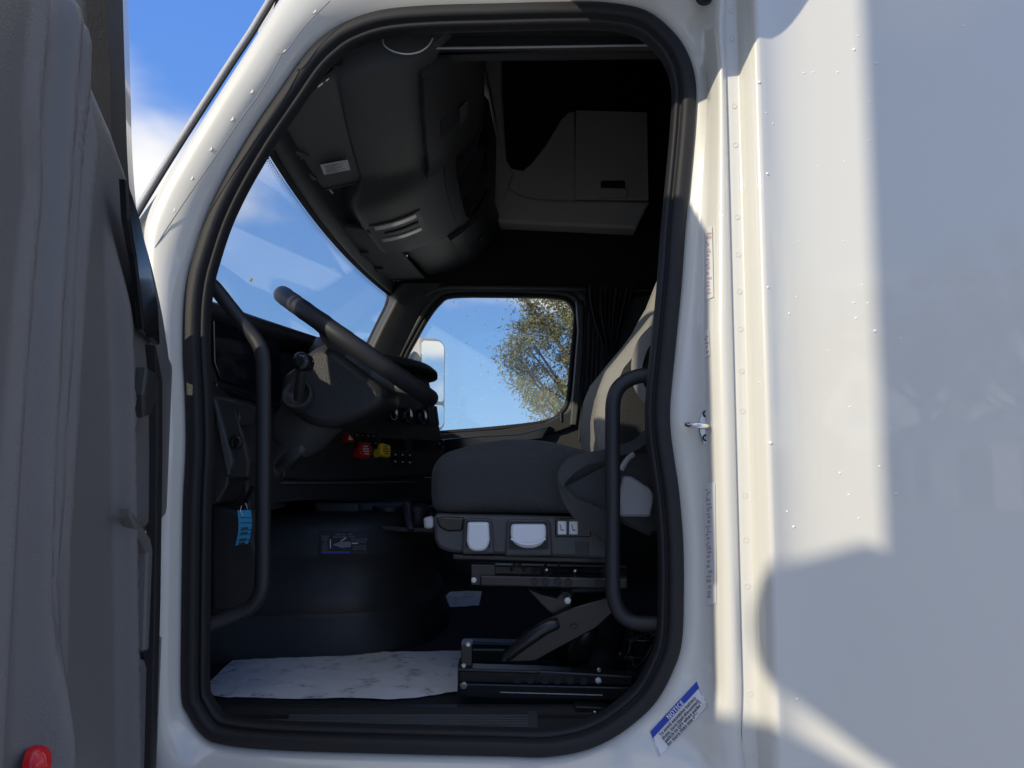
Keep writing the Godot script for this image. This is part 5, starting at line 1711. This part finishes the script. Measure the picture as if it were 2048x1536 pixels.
func outside():
	tree("leafy tree seen through the passenger window", Vector3(1.65, 0, -10.2), 5.6, 1.75, 41, 0.034, 300, 250)
	# trees and a low white building behind the camera, mirrored in the paint
	var k = 0
	for p in [[17.0, 20.0, 8.5], [18.0, 26.0, 10.0], [22.5, 22.0, 9.0], [9.0, 31.0, 8.5], [16.5, 31.0, 9.5]]:
		tree(["tree behind the near end of the white shed", "tallest tree behind the middle of the white shed", "tree standing back furthest from the white shed", "lone tree out in the open yard left of the shed", "tree just past the far end of the white shed"][k], Vector3(p[0], 0, p[1]), p[2], p[2] * 0.36, 60 + k, 0.16, 90, 60, "trees across the yard")
		k += 1
	var b = thing("shed", "low white shed with dark doorways across the yard", "shed", Vector3(14, 0, 21.5))
	var st = begin(); box(st, Vector3(13, 0, 16.0), Vector3(15.5, 2.0, 27), 0.02); part("wall", st, M.wall_render, b)
	st = begin(); prism(st, zf(0.0), PackedVector2Array([Vector2(12.7, 2.0), Vector2(15.8, 2.0), Vector2(14.25, 2.6)]), 27.3, 15.7); part("roof", st, M.roof_metal, b)
	for z in [16.6, 18.2, 20.6, 21.6, 24.0, 25.6]:
		st = begin(); box(st, Vector3(12.94, 0.02, z), Vector3(13.02, 1.75, z + 0.8), 0.01); part("door", st, M.ink, b)
	# white pickup on the passenger side, seen only as a faint reflection in the windscreen
	var pk = thing("pickup", "white pickup parked low beyond the passenger side", "pickup", Vector3(0.9, 0, -5.2))
	st = begin(); prism(st, zf(0.0), rounded(PackedVector2Array([Vector2(-1.6, 0.45), Vector2(3.4, 0.45), Vector2(3.45, 0.95), Vector2(2.2, 1.12), Vector2(1.5, 1.68), Vector2(0.1, 1.72), Vector2(-0.15, 1.15), Vector2(-1.65, 1.12)]), 0.1), -4.3, -6.1, 0.08); part("body", st, M.paint, pk)
	st = begin(); prism(st, zf(0.0), PackedVector2Array([Vector2(0.2, 1.15), Vector2(1.95, 1.15), Vector2(1.45, 1.60), Vector2(0.3, 1.62)]), -4.29, -4.4, 0.005); part("side_window", st, M.screen, pk)
	for zz in [-4.35, -6.05]:
		st = begin(); box(st, Vector3(-1.68, 0.75, zz - 0.08), Vector3(-1.55, 1.05, zz + 0.06), 0.01); part("tail_lamp", st, M.red_lamp, pk)
		for xx in [-0.7, 2.5]:
			st = begin(); lathe(st, facing(Vector3(xx, 0.37, zz), Vector3(0, 0, 1)), [[0.0, 0.08], [0.2, 0.09], [0.33, 0.1], [0.37, 0.07], [0.37, -0.07], [0.33, -0.1], [0.0, -0.08]], 28); part("wheel", st, M.tyre, pk)
	# sign pylon beside the truck: its shaft, floodlight and plinth cast the shadows on the sleeper panel
	var t = thing("sign_pylon", "tall narrow sign pylon with floodlight on a stepped plinth behind the camera", "sign", Vector3(-1.5, 0, 3.05))
	st = begin(); box(st, Vector3(-1.652, 0.0, 2.9), Vector3(-1.12, 4.4, 3.12), 0.01); part("shaft", st, M.paint, t)
	st = begin(); prism(st, zf(0.0), PackedVector2Array([Vector2(-2.062, 0.000), Vector2(-1.042, 0.000), Vector2(-1.042, 1.900), Vector2(-1.657, 2.315), Vector2(-1.872, 2.450), Vector2(-2.062, 2.485)]), 3.2, 2.92, 0.01); part("plinth", st, M.wall_render, t)
	st = begin()
	prism(st, zf(0.0), rounded(PackedVector2Array([Vector2(-1.657, 2.775), Vector2(-1.782, 2.740), Vector2(-1.862, 2.715), Vector2(-1.907, 2.645), Vector2(-1.897, 2.555), Vector2(-1.852, 2.505), Vector2(-1.657, 2.355)]), 0.05), 3.12, 2.9, 0.02); part("floodlight", st, M.paint, t)
